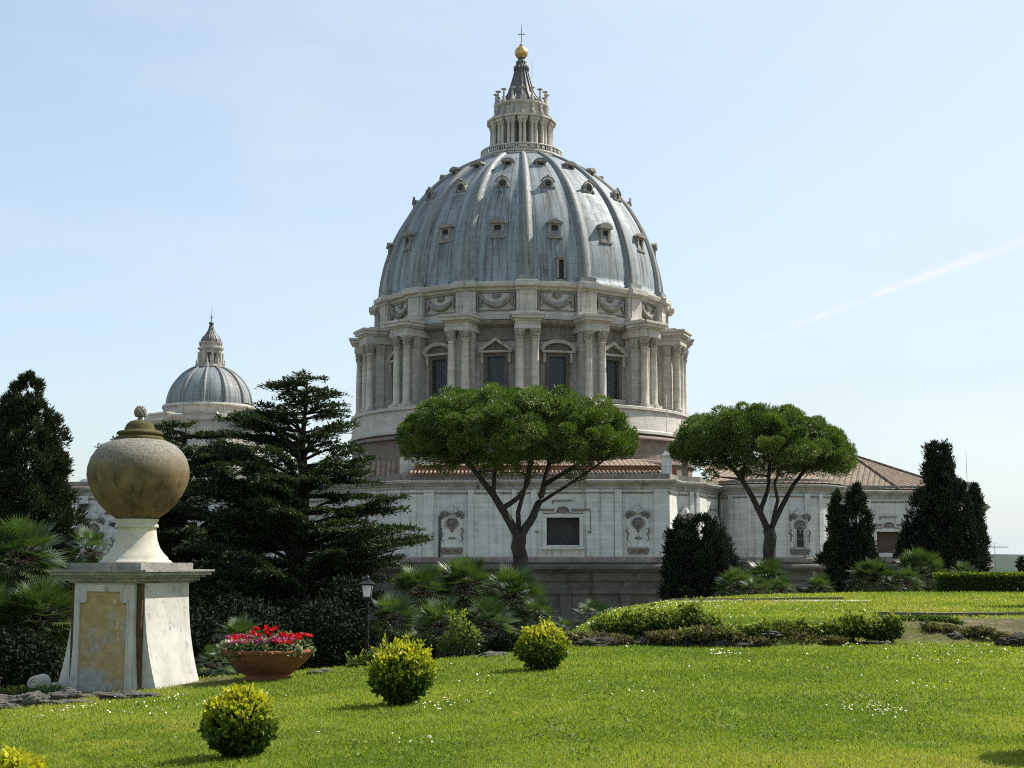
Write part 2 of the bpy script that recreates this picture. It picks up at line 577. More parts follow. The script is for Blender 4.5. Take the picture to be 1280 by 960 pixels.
M = {}
M['drum'] = stone('travertine_drum', (0.40, 0.375, 0.33), (0.52, 0.485, 0.425), (0.075, 0.067, 0.055), 0.35, 0.75, 0.75, spots=0.28, freq=1.0)
M['column'] = stone('travertine_column', (0.42, 0.385, 0.33), (0.54, 0.50, 0.43), (0.10, 0.088, 0.072), 0.6, 0.7, 1.1, spots=0.2, freq=1.4)
M['carved'] = stone('carved_travertine', (0.30, 0.275, 0.235), (0.47, 0.435, 0.37), (0.045, 0.04, 0.032), 1.2, 0.8, 0.0, spots=0.6, freq=1.5)
M['attic'] = stone('whitewashed_attic', (0.46, 0.475, 0.45), (0.58, 0.59, 0.555), (0.085, 0.08, 0.066), 0.25, 0.85, 0.65, spots=0.25, freq=1.5)
M['mould'] = stone('stained_moulding', (0.26, 0.26, 0.24), (0.44, 0.44, 0.41), (0.05, 0.048, 0.04), 0.5, 0.95, 0.0, spots=0.6, freq=0.8)
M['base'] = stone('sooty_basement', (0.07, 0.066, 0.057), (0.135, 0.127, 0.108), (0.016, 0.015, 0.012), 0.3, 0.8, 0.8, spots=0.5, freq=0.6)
M['relief'] = stone('dark_relief_stone', (0.10, 0.09, 0.075), (0.25, 0.235, 0.21), (0.025, 0.022, 0.02), 1.5, 0.7, 0.0, spots=0.7, freq=1.0)
M['brick'] = stone('old_brick', (0.15, 0.115, 0.092), (0.235, 0.19, 0.155), (0.07, 0.05, 0.04), 0.7, 0.5, 0.55, spots=0.4, freq=0.8)
M['orange'] = stone('orange_plaster', (0.19, 0.085, 0.045), (0.26, 0.125, 0.068), (0.2, 0.1, 0.06), 0.8, 0.5, 0.0, spots=0.3)
M['dormer'] = stone('dormer_stone', (0.17, 0.16, 0.14), (0.31, 0.29, 0.25), (0.035, 0.03, 0.024), 1.0, 0.8, 0.0, spots=0.5, freq=1.5)
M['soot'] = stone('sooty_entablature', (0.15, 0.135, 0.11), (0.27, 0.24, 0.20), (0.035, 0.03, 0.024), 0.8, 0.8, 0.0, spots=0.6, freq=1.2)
M['dark'] = plain('dark_interior', (0.022, 0.021, 0.020), 0.7, var=0.4, scale=0.6)
M['brown'] = plain('brown_shutter', (0.075, 0.052, 0.036), 0.8, var=0.35, scale=0.8)
M['reveal'] = stone('dark_window_surround', (0.075, 0.064, 0.053), (0.15, 0.13, 0.108), (0.03, 0.026, 0.02), 1.0, 0.6, 0.0, spots=0.4)
M['glass'] = plain('old_window_glass', (0.02, 0.026, 0.034), 0.4, var=0.4, scale=1.2, spec=0.5)
M['bars'] = plain('glazing_bars', (0.06, 0.066, 0.078), 0.6)
M['lead'] = lead('dome_lead', 16, 4, 1.15, (0.20, 0.24, 0.256), (0.235, 0.275, 0.288), (0.075, 0.066, 0.053), 34, drips=True)
M['leadrib'] = lead('dome_rib_lead', 16, 16, 1.15, (0.185, 0.205, 0.205), (0.23, 0.245, 0.238), (0.075, 0.066, 0.053), 60)
M['lead2'] = lead('small_dome_lead', 12, 3, 0.8, (0.20, 0.24, 0.25), (0.24, 0.275, 0.28), (0.09, 0.062, 0.045), 16)
M['spire'] = plain('spire_lead', (0.12, 0.115, 0.11), 0.55, 0.2, 0.4, 1.0)
M['gilt'] = plain('gilded_bronze', (0.52, 0.36, 0.13), 0.42, 0.75, 0.35, 1.2)
M['iron'] = plain('black_iron', (0.02, 0.021, 0.022), 0.5, 0.3, 0.2, 8)
M['paleiron'] = plain('grey_iron', (0.28, 0.27, 0.25), 0.5, 0.3, 0.2, 8)
tC = ((0.15, 0.115, 0.085), (0.225, 0.175, 0.13), (0.31, 0.255, 0.20))
M['tile_x'] = tiles('roof_tiles_front', 1.0, -0.35, 0.95, *tC)
M['tile_y'] = tiles('roof_tiles_side', 0.55, 0.83, 0.7, (0.13, 0.095, 0.07), (0.18, 0.135, 0.10), (0.24, 0.19, 0.145))
M['tile_s'] = tiles('roof_tiles_small', 1.0, 0.0, 0.75, (0.16, 0.115, 0.08), (0.24, 0.18, 0.135), (0.36, 0.30, 0.245))
# ================================================================ BASILICA
pi = math.pi
AY = 250.0
AX = X(652, AY, 400)
ZB = -14.5
church = empty('basilica', (AX, AY, ZB), 'huge pale stone basilica with a ribbed grey lead dome behind the umbrella pines', 'church')
AXS = Vector((0, 0, ZB))               # for parts modelled round the dome's own axis
PH = R(1.5)                            # turn of the sixteen bays
BAY = 2 * pi / 16
BAYS = list(range(-5, 6))              # buttress bays that show
PANELS = list(range(-5, 5))

CC, RC, Z0 = -3.4, 28.0, 44.6        # generating arc of the dome
def dome_r(z):
    return math.sqrt(max(RC * RC - (z - Z0) ** 2, 0)) + CC

# --- dome shell and ribs
mb = MB()
mb.lathe([(24.9, 44.3), (24.9, 44.9)] + [(dome_r(z), z) for z in np.linspace(44.9, 70.6, 28)] + [(4, 71.0)], 128)
dome = mb.build('dome', M['lead'], church, sub=AXS)
mb = MB()
zs = np.linspace(44.6, 70.4, 26)
prev = None
sec = [(-1.0, -0.2), (-0.98, 0.35), (-0.62, 0.5), (-0.56, 0.78), (-0.3, 0.98), (0, 1.05), (0.3, 0.98), (0.56, 0.78), (0.62, 0.5), (0.98, 0.35), (1.0, -0.2)]
vs, fs = [], []
for i, z in enumerate(zs):
    r = dome_r(z)
    w = 1.08 * (0.36 + 0.64 * (r - 6.0) / 18.6)
    nx, nz = (r - CC) / RC, (z - Z0) / RC
    hgt = 0.62 * (0.6 + 0.4 * (r - 6) / 18.6)
    for (a, h) in sec:
        rr, zz = r + nx * h * hgt, z + nz * h * hgt
        vs.append((a * w, -rr, zz))
m = len(sec)
for i in range(len(zs) - 1):
    for j in range(m - 1):
        fs.append((i * m + j, i * m + j + 1, (i + 1) * m + j + 1, (i + 1) * m + j))
fs.append(tuple(range(m))[::-1])
mb.add(vs, fs, 0, True)
mb.box(-1.5, 1.5, -25.8, -24.3, 44.5, 45.3, 0)
rib0 = mb.build('rib', M['leadrib'], dome, sub=AXS, rotz=PH)
for k in range(-7, 9):
    if k: copy_to(rib0, rotz=PH + k * BAY)

# --- dormers: three tiers
def dormer(kind, z, w, h, out):
    """little lead-roofed window standing out of the dome at azimuth 0"""
    mb = MB()
    r = dome_r(z)
    yo = -(dome_r(z - h * 0.12) + out)          # front face plane
    yi = -(dome_r(z + h * 0.9) - 1.0)
    b = z - h * 0.5
    t = z + h * 0.32
    if kind == 'hood':                      # round eye with a carved ring, ears and a little crest
        zc = z + 0.1
        circ = lambda rx, rz: [(.86 * rx * math.cos(a), zc + .86 * rz * math.sin(a)) for a in np.linspace(0, 2 * pi, 21)[:-1]]
        mb.prism_y(circ(1.0, 1.05), yo + 0.1, yi, 0)
        mb.prism_y(circ(0.6, 0.62), yo + 0.05, yo + 0.12, 1)
        pts_ = circ(0.82, 0.85)
        for i in range(20):
            a, c_ = pts_[i], pts_[(i + 1) % 20]
            mb.tube([(a[0], yo + 0.05, a[1]), (c_[0], yo + 0.05, c_[1])], 0.2, 6, 0)
        for x in (-0.2, 0.2):
            mb.box(x - 0.04, x + 0.04, yo - 0.02, yo + 0.04, zc - 0.6, zc + 0.6, 2)
        mb.box(-0.6, 0.6, yo - 0.03, yo + 0.03, zc - 0.05, zc + 0.05, 2)
        arc = [(1.08 * math.cos(a), zc + 0.28 + .88 * math.sin(a)) for a in np.linspace(0, pi, 11)]
        for i in range(10):
            mb.tube([(arc[i][0], yo - 0.1, arc[i][1]), (arc[i + 1][0], yo - 0.1, arc[i + 1][1])], 0.17, 6, 0)
        mb.box(-1.1, 1.1, yo - 0.1, yi, zc - 1.15, zc - 0.88, 0)
        mb.sphere((0, yo - 0.1, zc + 1.3), (0.28, 0.25, 0.25), 8, 5, 0)
        for s in (-1, 1):
            mb.sphere((s * 1.0, yo, zc - 0.6), (0.23, 0.25, 0.38), 8, 5, 0)
        return mb
    mb.box(-w * 0.5, -w * 0.28, yo, yi, b, t, 0)
    mb.box(w * 0.28, w * 0.5, yo, yi, b, t, 0)
    mb.box(-w * 0.28, w * 0.28, yo + 0.02, yi, b, b + h * 0.14, 0)
    mb.box(-w * 0.28, w * 0.28, yo + 0.02, yi, t - h * 0.1, t, 0)
    mb.box(-w * 0.28, w * 0.28, yo + 0.35, yo + 0.45, b + h * 0.14, t - h * 0.1, 1)
    mb.box(-w * 0.6, w * 0.6, yo - 0.25, yi, b - 0.25, b, 0)
    mb.box(-w * 0.62, w * 0.62, yo - 0.3, yi, t, t + h * 0.07, 0)
    if kind == 'gable':
        mb.prism_y([(-w * 0.66, t + h * 0.072), (w * 0.66, t + h * 0.072), (0, t + h * 0.32)], yo - 0.3, yi - 0.2, 0)
    else:
        arc = [(w * 0.64 * math.cos(a), t + h * 0.072 + h * (0.30 if kind == 'arch' else 0.5) * math.sin(a)) for a in np.linspace(0, pi, 11)]
        mb.prism_y(arc, yo - 0.3, yi - 0.2, 0)
    if kind == 'hood':
        mb.box(-0.06, 0.06, yo + 0.2, yo + 0.3, b + h * 0.14, t - h * 0.1, 2)
        mb.box(-w * 0.28, w * 0.28, yo + 0.2, yo + 0.3, z - h * 0.1, z - h * 0.1 + 0.12, 2)
        mb.sphere((-w * 0.58, yo, z - h * 0.1), (0.3, 0.3, h * 0.3), 8, 5, 0)
        mb.sphere((w * 0.58, yo, z - h * 0.1), (0.3, 0.3, h * 0.3), 8, 5, 0)
        mb.sphere((0, yo - 0.2, t + h * 0.62), 0.3, 8, 5, 0)
    return mb

protos = {}
for i, k in enumerate(PANELS):
    a = PH + (k + 0.5) * BAY
    for tier, (kinds, z, w, h, o) in enumerate(((('gable', 'arch'), 53.3, 2.1, 2.7, 0.3), (('hood',), 61.8, 2.15, 2.4, 0.3), (('oval',), 66.6, 1.7, 1.15, 0.25))):
        kd = kinds[k % len(kinds)]
        if (tier, kd) not in protos:
            protos[(tier, kd)] = dormer(kd, z, w, h, o).build('dormer_window', [M['dormer'], M['dark'], M['bars']], dome, sub=AXS, rotz=a)
        else:
            copy_to(protos[(tier, kd)], rotz=a)
mb = MB()
mb.box(-0.75, -0.42, -25.2, -23.5, 45.0, 48.0, 0); mb.box(0.42, 0.75, -25.2, -23.5, 45.0, 48.0, 0)
mb.box(-0.75, 0.75, -25.2, -23.5, 48.0, 48.3, 0); mb.box(-0.42, 0.42, -24.75, -24.6, 45.0, 48.0, 1)
mb.prism_y([(-0.9, 48.302), (0.9, 48.302), (0, 48.75)], -25.3, -23.5, 0)
mb.build('hatch_door', [M['dormer'], M['dark']], dome, sub=AXS, rotz=R(14.3))

# --- attic ring with pilasters and garlands
mb = MB()
mb.lathe([(24.3, 38.0), (25.0, 38.3), (25.0, 39.4), (24.6, 39.5), (24.6, 42.9), (24.9, 43.0), (25.1, 43.35), (25.7, 43.5), (25.9, 44.0), (25.9, 44.25), (24.8, 44.5)], 128, smooth=False)
ring = mb.build('dome_attic', M['drum'], church, sub=AXS)
mb = MB()
for (w, y, z0, z1) in ((3.3, -25.5, 38.5, 42.95), (2.3, -25.75, 38.6, 42.9), (3.6, -25.9, 42.95, 43.4), (3.9, -26.7, 43.4, 44.15), (3.5, -26.2, 44.152, 44.5), (3.7, -26.0, 38.45, 39.5)):
    mb.box(-w / 2, w / 2, y, -24, z0, z1)
p0 = mb.build('pilaster', M['drum'], ring, sub=AXS, rotz=PH)
for k in range(-7, 9):
    if k: copy_to(p0, rotz=PH + k * BAY)
mb = MB()
rng = random.Random(3)
for s in (-1, 1):
    mb.sphere((s * 2.45, -24.75, 41.9), (0.4, 0.3, 0.45), 8, 6)
    mb.tube([(s * 2.45, -24.75, 41.7), (s * 2.6, -24.8, 40.4)], [0.3, 0.16], 6)
for i in range(19):
    t = i / 18 * 2 - 1
    mb.sphere((t * 2.3 + rng.uniform(-.05, .05), -24.85, 40.55 + 1.15 * t * t + rng.uniform(-.05, .05)), 0.3 + 0.16 * (1 - t * t), 7, 5)
mb.sphere((0, -24.75, 42.2), (0.75, 0.3, 0.5), 8, 6)
for s in (-1, 1):
    mb.box(min(s * 2.95, s * 3.1), max(s * 2.95, s * 3.1), -24.85, -24.4, 39.9, 42.6)
mb.box(-3.1, 3.1, -24.85, -24.4, 42.6, 42.75)
mb.box(-3.1, 3.1, -24.85, -24.4, 39.75, 39.9)
g0 = mb.build('garland', M['dormer'], ring, sub=AXS, rotz=PH + BAY / 2)
for k in PANELS:
    if k: copy_to(g0, rotz=PH + (k + 0.5) * BAY)

# --- drum wall and entablature
mb = MB()
mb.lathe([(24.4, 24.0), (24.8, 25.6), (24.3, 25.8), (24.3, 34.9)], 128, smooth=False)
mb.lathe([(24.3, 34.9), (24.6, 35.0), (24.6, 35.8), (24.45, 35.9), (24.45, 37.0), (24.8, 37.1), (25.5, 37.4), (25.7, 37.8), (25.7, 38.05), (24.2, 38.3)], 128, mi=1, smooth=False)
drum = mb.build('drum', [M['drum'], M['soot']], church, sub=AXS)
mb = MB()
mb.box(-1.5, 1.5, -27.3, -24, 24.6, 36.1)
mb.box(-1.75, 1.75, -27.0, -24.6, 24.6, 25.7)
for s in (-1, 1):
    mb.box(min(s * 1.5, s * 1.85), max(s * 1.5, s * 1.85), -27.2, -26.0, 25.7, 34.3)
    mb.box(min(s * 1.5, s * 1.95), max(s * 1.5, s * 1.95), -27.35, -25.9, 34.3, 36.05, 1)
mb.box(-2.05, 2.05, -29.1, -24.1, 36.1, 36.75); mb.box(-1.95, 1.95, -29.0, -24.1, 36.75, 37.4)
mb.box(-2.2, 2.2, -29.3, -24.1, 37.4, 37.7); mb.box(-2.5, 2.5, -29.8, -24.1, 37.7, 38.2); mb.box(-2.7, 2.7, -30.0, -24.1, 38.2, 38.6)
mb.box(-1.9, 1.9, -28.4, -24.1, 38.6, 38.95)
for s in (-1, 1):
    mb.box(s * 1.18 - 0.85, s * 1.18 + 0.85, -29.25, -27.2, 24.6, 25.05)
bt0 = mb.build('buttress', [M['drum'], M['carved']], drum, sub=AXS, rotz=PH)
mb = MB()
prof = [(0.8, 25.05), (0.84, 25.2), (0.8, 25.38), (0.68, 25.42), (0.7, 25.55), (0.62, 25.65), (0.63, 28.5), (0.6, 31.5), (0.54, 34.3), (0.62, 34.36), (0.58, 34.5)]
mb.lathe(prof, 16, (0, -28.2))
col0 = mb.build('column', [M['column']], drum, sub=AXS, rotz=PH - R(2.4))
def capital(mb, y0, z0, z1, r, n=8):
    h = z1 - z0
    mb.lathe([(r, z0), (r * 1.06, z0 + h * 0.5), (r * 1.5, z0 + h * 0.86), (r * 1.55, z0 + h * 0.88)], 12, (0, y0), 0)
    for tier, (zb, zt, rr) in enumerate(((0.02, 0.42, 1.28), (0.3, 0.72, 1.42))):
        for k in range(n):
            a = 2 * pi * (k + 0.5 * tier) / n
            x, y = math.sin(a), -math.cos(a)
            mb.tube([(x * r * 0.98, y0 + y * r * 0.98, z0 + h * zb), (x * r * 1.12, y0 + y * r * 1.12, z0 + h * (zb + zt) / 2), (x * r * rr, y0 + y * r * rr, z0 + h * zt), (x * r * rr * 1.12, y0 + y * r * rr * 1.12, z0 + h * (zt - 0.1))], [r * 0.2, r * 0.24, r * 0.2, r * 0.1], 5)
    for k in range(4):
        a = pi / 4 + k * pi / 2
        x, y = math.sin(a), -math.cos(a)
        mb.sphere((x * r * 1.62, y0 + y * r * 1.62, z0 + h * 0.76), r * 0.24, 7, 5)
    mb.box(-r * 1.5, r * 1.5, y0 - r * 1.5, y0 + r * 1.5, z0 + h * 0.88, z1)
mb = MB(); capital(mb, -28.2, 34.5, 36.08, 0.55)
cap0 = mb.build('capital', M['carved'], drum, sub=AXS, rotz=PH - R(2.4))
for k in BAYS:
    if k: copy_to(bt0, rotz=PH + k * BAY)
    for s in (-1, 1):
        if k == 0 and s < 0: continue
        copy_to(col0, rotz=PH + k * BAY + s * R(2.4)); copy_to(cap0, rotz=PH + k * BAY + s * R(2.4))

def drum_window(kind):
    mb = MB()
    y = -24.3
    mb.box(-1.35, 1.35, y - 0.12, y + 0.3, 26.2, 32.3, 1)                 # pane
    for s in (-1, 1):
        mb.box(min(s * 1.35, s * 1.95), max(s * 1.35, s * 1.95), y - 0.75, y, 26.0, 32.3, 4)
        mb.box(min(s * 1.95, s * 2.3), max(s * 1.95, s * 2.3), y - 0.45, y, 26.0, 31.3, 0)
        mb.box(min(s * 1.98, s * 2.4), max(s * 1.98, s * 2.4), y - 1.05, y, 31.3, 32.9, 0)   # console
        mb.box(min(s * 2.3, s * 2.6), max(s * 2.3, s * 2.6), y - 0.2, y, 25.8, 32.9, 0)
    mb.box(-1.95, 1.95, y - 0.75, y, 32.3, 32.9, 4)
    mb.box(-2.7, 2.7, y - 1.25, y, 32.9, 33.25, 0)
    mb.box(-2.5, 2.5, y - 0.95, y, 25.3, 26.0, 0)
    if kind == 'tri':
        mb.prism_y([(-2.95, 33.25), (-2.2, 33.25), (0, 34.75), (2.2, 33.25), (2.95, 33.25), (0, 35.3)], y - 1.35, y, 0)
        mb.prism_y([(-2.2, 33.252), (2.2, 33.252), (0, 34.75)], y - 0.45, y, 2)
    else:
        ao = [(2.95 * math.cos(a), 33.25 + 1.75 * math.sin(a)) for a in np.linspace(0, pi, 15)]
        ai = [(2.3 * math.cos(a), 33.25 + 1.2 * math.sin(a)) for a in np.linspace(pi, 0, 15)]
        for i in range(14):
            mb.prism_y([ao[i], ao[i + 1], ai[13 - i], ai[14 - i]], y - 1.35, y, 0)
        mb.prism_y([(2.3 * math.cos(a), 33.252 + 1.19 * math.sin(a)) for a in np.linspace(0, pi, 15)], y - 0.45, y, 2)
    for i in range(1, 6):
        x = -1.35 + 2.7 * i / 6
        mb.box(x - 0.035, x + 0.035, y - 0.2, y - 0.1, 26.2, 32.3, 3)
    for i in range(1, 8):
        z = 26.2 + 6.1 * i / 8
        mb.box(-1.35, 1.35, y - 0.19, y - 0.11, z - 0.03, z + 0.03, 3)
    return mb
pw = {}
for k in PANELS:
    kd = 'tri' if k % 2 else 'seg'
    a = PH + (k + 0.5) * BAY
    if kd not in pw:
        pw[kd] = drum_window(kd).build('drum_window', [M['carved'], M['glass'], M['relief'], M['bars'], M['reveal']], drum, sub=AXS, rotz=a)
    else:
        copy_to(pw[kd], rotz=a)

# --- drum base rings
mb = MB()
mb.lathe([(22, 24.62), (29.3, 24.62), (29.6, 24.5), (29.6, 24.1), (29.2, 24.0), (29.5, 20.9), (29.8, 20.7), (29.8, 20.3), (29.0, 20.2)], 128, smooth=False)
mb.build('drum_base', M['drum'], church, sub=AXS)
mb = MB()
mb.lathe([(29.0, 20.3), (30.2, 19.6), (30.2, 19.4), (29.3, 19.3), (29.3, 16.2), (29.8, 16.0), (29.8, 15.7), (29.4, 15.6), (29.4, 8.0)], 128, smooth=False)
mb.build('brick_base', M['brick'], church, sub=AXS)

# --- lantern
ZL = ([60, 71.2, 72.4, 73.7, 78.9, 80.3, 83.2, 86.0, 89.2, 120], [58.8, 69.8, 70.9, 72.4, 77.1, 78.3, 80.9, 83.4, 89.2, 120])
def lz(z): return float(np.interp(z, *ZL))
_build = MB.build
def _lantern_build(self, *a, **k):
    self.v = [(p[0], p[1], lz(p[2])) for p in self.v]
    return _build(self, *a, **k)
MB.build = _lantern_build
mb = MB()
mb.lathe([(4, 71.2), (6.6, 71.2), (7.1, 71.6), (7.35, 72.0), (7.35, 72.3), (7.0, 72.4), (7.0, 72.5), (5.5, 72.5), (5.0, 73.7), (3.3, 73.8), (3.3, 79.0), (4.0, 79.2)], 64, smooth=False)
mb.lathe([(3.4, 79.0), (4.3, 79.1), (4.4, 79.7), (4.9, 79.9), (5.0, 80.25), (4.45, 80.4), (4.35, 80.5), (4.35, 82.4), (4.6, 82.6), (4.9, 82.9), (4.9, 83.2), (3.0, 83.4)], 64, smooth=False)
lant = mb.build('lantern', M['drum'], church, sub=AXS)
mb = MB()
for k in range(96):
    a = 2 * pi * k / 96
    big = k % 6 == 0
    mb.tube([(7.15 * math.sin(a), -7.15 * math.cos(a), 72.4), (7.15 * math.sin(a), -7.15 * math.cos(a), 73.45)], 0.16 if big else 0.09, 5)
mb.lathe([(7.05, 73.45), (7.3, 73.45), (7.3, 73.7), (7.05, 73.7), (7.05, 73.45)], 64)
mb.lathe([(7.05, 72.42), (7.3, 72.42), (7.3, 72.72), (7.05, 72.72)], 64)
mb.build('balustrade', M['drum'], lant, sub=AXS)
mb = MB()
mb.box(-0.55, 0.55, -4.9, -3.0, 73.7, 79.0)
mb.box(-0.75, 0.75, -5.9, -4.7, 73.4, 73.95)
mb.lathe([(0.42, 73.95), (0.44, 74.1), (0.34, 74.25), (0.33, 76), (0.28, 78.15), (0.36, 78.25), (0.52, 78.9)], 10, (-0.36, -5.3))
mb.lathe([(0.42, 73.95), (0.44, 74.1), (0.34, 74.25), (0.33, 76), (0.28, 78.15), (0.36, 78.25), (0.52, 78.9)], 10, (0.36, -5.3))
mb.box(-0.9, 0.9, -5.85, -4.0, 78.9, 79.55); mb.box(-1.08, 1.08, -6.15, -4.0, 79.55, 80.0)
lb0 = mb.build('lantern_buttress', M['column'], lant, sub=AXS, rotz=PH)
mb = MB()
mb.box(-0.42, 0.42, -3.38, -3.2, 74.0, 77.6); mb.prism_y([(0.42 * math.cos(a), 77.6 + 0.42 * math.sin(a)) for a in np.linspace(0, pi, 9)], -3.38, -3.2)
lw0 = mb.build('lantern_opening', M['dark'], lant, sub=AXS, rotz=PH + BAY / 2)
mb = MB()
mb.tube([(0, -4.9, 80.3), (0, -5.15, 80.6), (0, -4.75, 81.3), (0, -4.6, 82.0), (0, -4.75, 82.5)], [0.3, 0.34, 0.24, 0.3, 0.2], 6)
mb.box(-0.25, 0.25, -4.7, -4.2, 80.4, 82.5)
vo0 = mb.build('volute', M['carved'], lant, sub=AXS, rotz=PH)
mb = MB()
mb.lathe([(0.42, 83.15), (0.42, 83.7), (0.25, 83.8), (0.32, 84.2), (0.14, 84.5), (0.2, 84.9), (0.1, 85.3), (0.14, 85.5), (0.55, 85.75), (0.5, 85.85), (0.05, 86.0)], 8, (0, -4.55))
cd0 = mb.build('candelabrum', M['carved'], lant, sub=AXS, rotz=PH)
for k in range(-7, 9):
    if k == 0: continue
    for o in (lb0, vo0, cd0): copy_to(o, rotz=PH + k * BAY)
    copy_to(lw0, rotz=PH + (k + 0.5) * BAY)
mb = MB()
sp = [(3.7, 83.3), (3.5, 84.0), (3.0, 84.8), (2.3, 86.0), (1.55, 87.4), (1.05, 88.5), (0.8, 89.2)]
mb.lathe(sp, 48)
for k in range(16):
    a = PH + k * BAY
    mb.tube([((r + 0.03) * math.sin(a), -(r + 0.03) * math.cos(a), z) for r, z in sp], [0.22, 0.22, 0.19, 0.17, 0.14, 0.11, 0.09], 6)
    mb.sphere((1.25 * math.sin(a), -1.25 * math.cos(a), 88.55), (0.18, 0.18, 0.3), 6, 4)
mb.lathe([(0.9, 89.15), (1.0, 89.35), (0.7, 89.5), (0.55, 89.85), (0.7, 90.0)], 16)
mb.build('spire', M['spire'], lant, sub=AXS)
MB.build = _build
mb = MB(); mb.sphere((0, 0, 91.05), 1.2, 24, 14); mb.build('gilded_ball', M['gilt'], lant, sub=AXS)
mb = MB()
mb.lathe([(0.35, 92.15), (0.42, 92.45), (0.2, 92.7), (0.1, 92.9)], 10)
mb.box(-0.07, 0.07, -0.07, 0.07, 92.8, 95.6); mb.box(-0.62, 0.62, -0.06, 0.06, 94.45, 94.6)
mb.tube([(0, 0, 95.6), (0, 0, 97.0)], 0.035, 5)
mb.build('cross', M['paleiron'], lant, sub=AXS)
mb = MB(); mb.tube([(1.9, -1.2, 86.0), (1.95, -1.2, 91.2)], 0.03, 5); mb.build('lightning_rod', M['paleiron'], lant, sub=AXS)

# ---------------------------------------------------------------- small dome
SY = 262.0
SX = X(262, SY, 490)
sd_off = Vector((SX - AX, SY - AY, 0))
S = Vector((0, 0, ZB))
def sdr(z):
    return math.sqrt(max(8.3 ** 2 - ((z - 28.3) * 1.0) ** 2, 0.01)) if z < 35 else 4.0
mb = MB()
pts = [(7.6 * math.cos(t), 28.3 + 7.5 * math.sin(t)) for t in np.linspace(0, R(72), 18)]
mb.lathe(pts + [(1.5, 35.7)], 72)
sdome = mb.build('small_dome', M['lead2'], church, sub=S, loc=sd_off)
mb = MB()
vs, fs = [], []
for i, (r, z) in enumerate(pts):
    w = 0.34 * (0.5 + 0.5 * r / 8.15)
    a = math.atan2(z - 28.3, r)
    for (x, h) in ((-w, -0.1), (-w * 0.8, 0.22), (0, 0.32), (w * 0.8, 0.22), (w, -0.1)):
        vs.append((x, -(r + h * math.cos(a)), z + h * math.sin(a)))
for i in range(len(pts) - 1):
    for j in range(4):
        fs.append((i * 5 + j, i * 5 + j + 1, (i + 1) * 5 + j + 1, (i + 1) * 5 + j))
mb.add(vs, fs, 0, True)
r0 = mb.build('rib', M['leadrib'], sdome, sub=S, rotz=R(4))
for k in range(1, 12): copy_to(r0, rotz=R(4) + k * R(30))
mb = MB()
mb.lathe([(7.4, 28.4), (8.3, 28.3), (8.45, 28.0), (8.45, 27.8), (8.0, 27.6), (8.0, 26.2), (8.3, 26.0)], 48, smooth=False)
oc = R(22.5)
mb.lathe([(8.5, 26.1), (11.0, 26.0), (11.6, 25.9), (11.6, 25.4), (11.0, 25.0), (10.6, 24.8), (10.6, 12.0)], 8, smooth=False, rot=oc)
for k in range(8):
    a = k * R(45) + R(4)
    ux, uy = (math.cos(a), math.sin(a)), (math.sin(a), -math.cos(a))
    mb.obox((0, 0), ux, uy, -2.6, 2.6, 8.2, 10.9, 25.0, 26.0)
    mb.obox((0, 0), ux, uy, -2.9, 2.9, 8.2, 11.2, 26.0, 26.35)
for k in range(12):
    a = k * R(30) + R(4)
    ux, uy = (math.cos(a), math.sin(a)), (math.sin(a), -math.cos(a))
    mb.obox((0, 0), ux, uy, -0.55, 0.55, 7.8, 8.2, 26.36, 27.7)
mb.build('small_dome_drum', M['drum'], sdome, sub=S)
mb = MB()
mb.lathe([(1.5, 35.1), (2.75, 35.1), (2.9, 35.4), (2.9, 35.6), (2.2, 35.7), (2.1, 36.1), (1.2, 36.1)], 32, smooth=False)
for k in range(8):
    a = k * R(45) + R(22.5)
    ux, uy = (math.cos(a), math.sin(a)), (math.sin(a), -math.cos(a))
    mb.obox((0, 0), ux, uy, -0.24, 0.24, 1.35, 2.0, 36.0, 39.3)
    mb.obox((0, 0), ux, uy, -0.13, 0.13, 2.0, 2.35, 36.0, 38.7)
    mb.lathe([(0.2, 35.6), (0.22, 36.2), (0.08, 36.5), (0.14, 36.8), (0.02, 37.3)], 7, (2.6 * math.sin(a + R(22.5)), -2.6 * math.cos(a + R(22.5))))
    mb.lathe([(0.14, 40.1), (0.16, 40.6), (0.02, 41.0)], 7, (2.0 * math.sin(a), -2.0 * math.cos(a)))
    # arch heads between the piers
    b = k * R(45)
    ux, uy = (math.cos(b), math.sin(b)), (math.sin(b), -math.cos(b))
    mb.obox((0, 0), ux, uy, -0.55, 0.55, 1.4, 1.75, 38.6, 39.3)
mb.lathe([(1.3, 39.2), (2.1, 39.25), (2.35, 39.5), (2.4, 39.7), (1.9, 39.8), (1.85, 40.5), (2.15, 40.7), (2.2, 40.95), (1.7, 41.05)], 24, smooth=False)
mb.v = [(p[0], p[1], float(np.interp(p[2], [35.3, 45.1, 47.3, 49.6], [35.3, 43.7, 45.3, 47.2]))) for p in mb.v]
slan = mb.build('small_lantern', M['column'], sdome, sub=S)
mb = MB()
cp = [(1.85, 41.0), (1.8, 41.5), (1.45, 42.2), (0.9, 42.9), (0.5, 43.7), (0.3, 44.6)]
mb.lathe(cp, 24)
for k in range(8):
    a = k * R(45)
    mb.tube([(r * math.sin(a), -r * math.cos(a), z) for r, z in cp], 0.09, 5)
mb.sphere((0, 0, 45.1), 0.48, 12, 8)
mb.box(-0.06, 0.06, -0.06, 0.06, 45.5, 47.3); mb.box(-0.42, 0.42, -0.05, 0.05, 46.5, 46.62)
mb.tube([(0, 0, 47.3), (0.05, 0, 49.6)], 0.03, 5)
mb.v = [(p[0], p[1], float(np.interp(p[2], [35.3, 45.1, 47.3, 49.6], [35.3, 43.7, 45.3, 47.2]))) for p in mb.v]
mb.build('small_spire', M['spire'], sdome, sub=S)

# ---------------------------------------------------------------- outer walls
def W(px, Y): return (X(px, Y), Y)

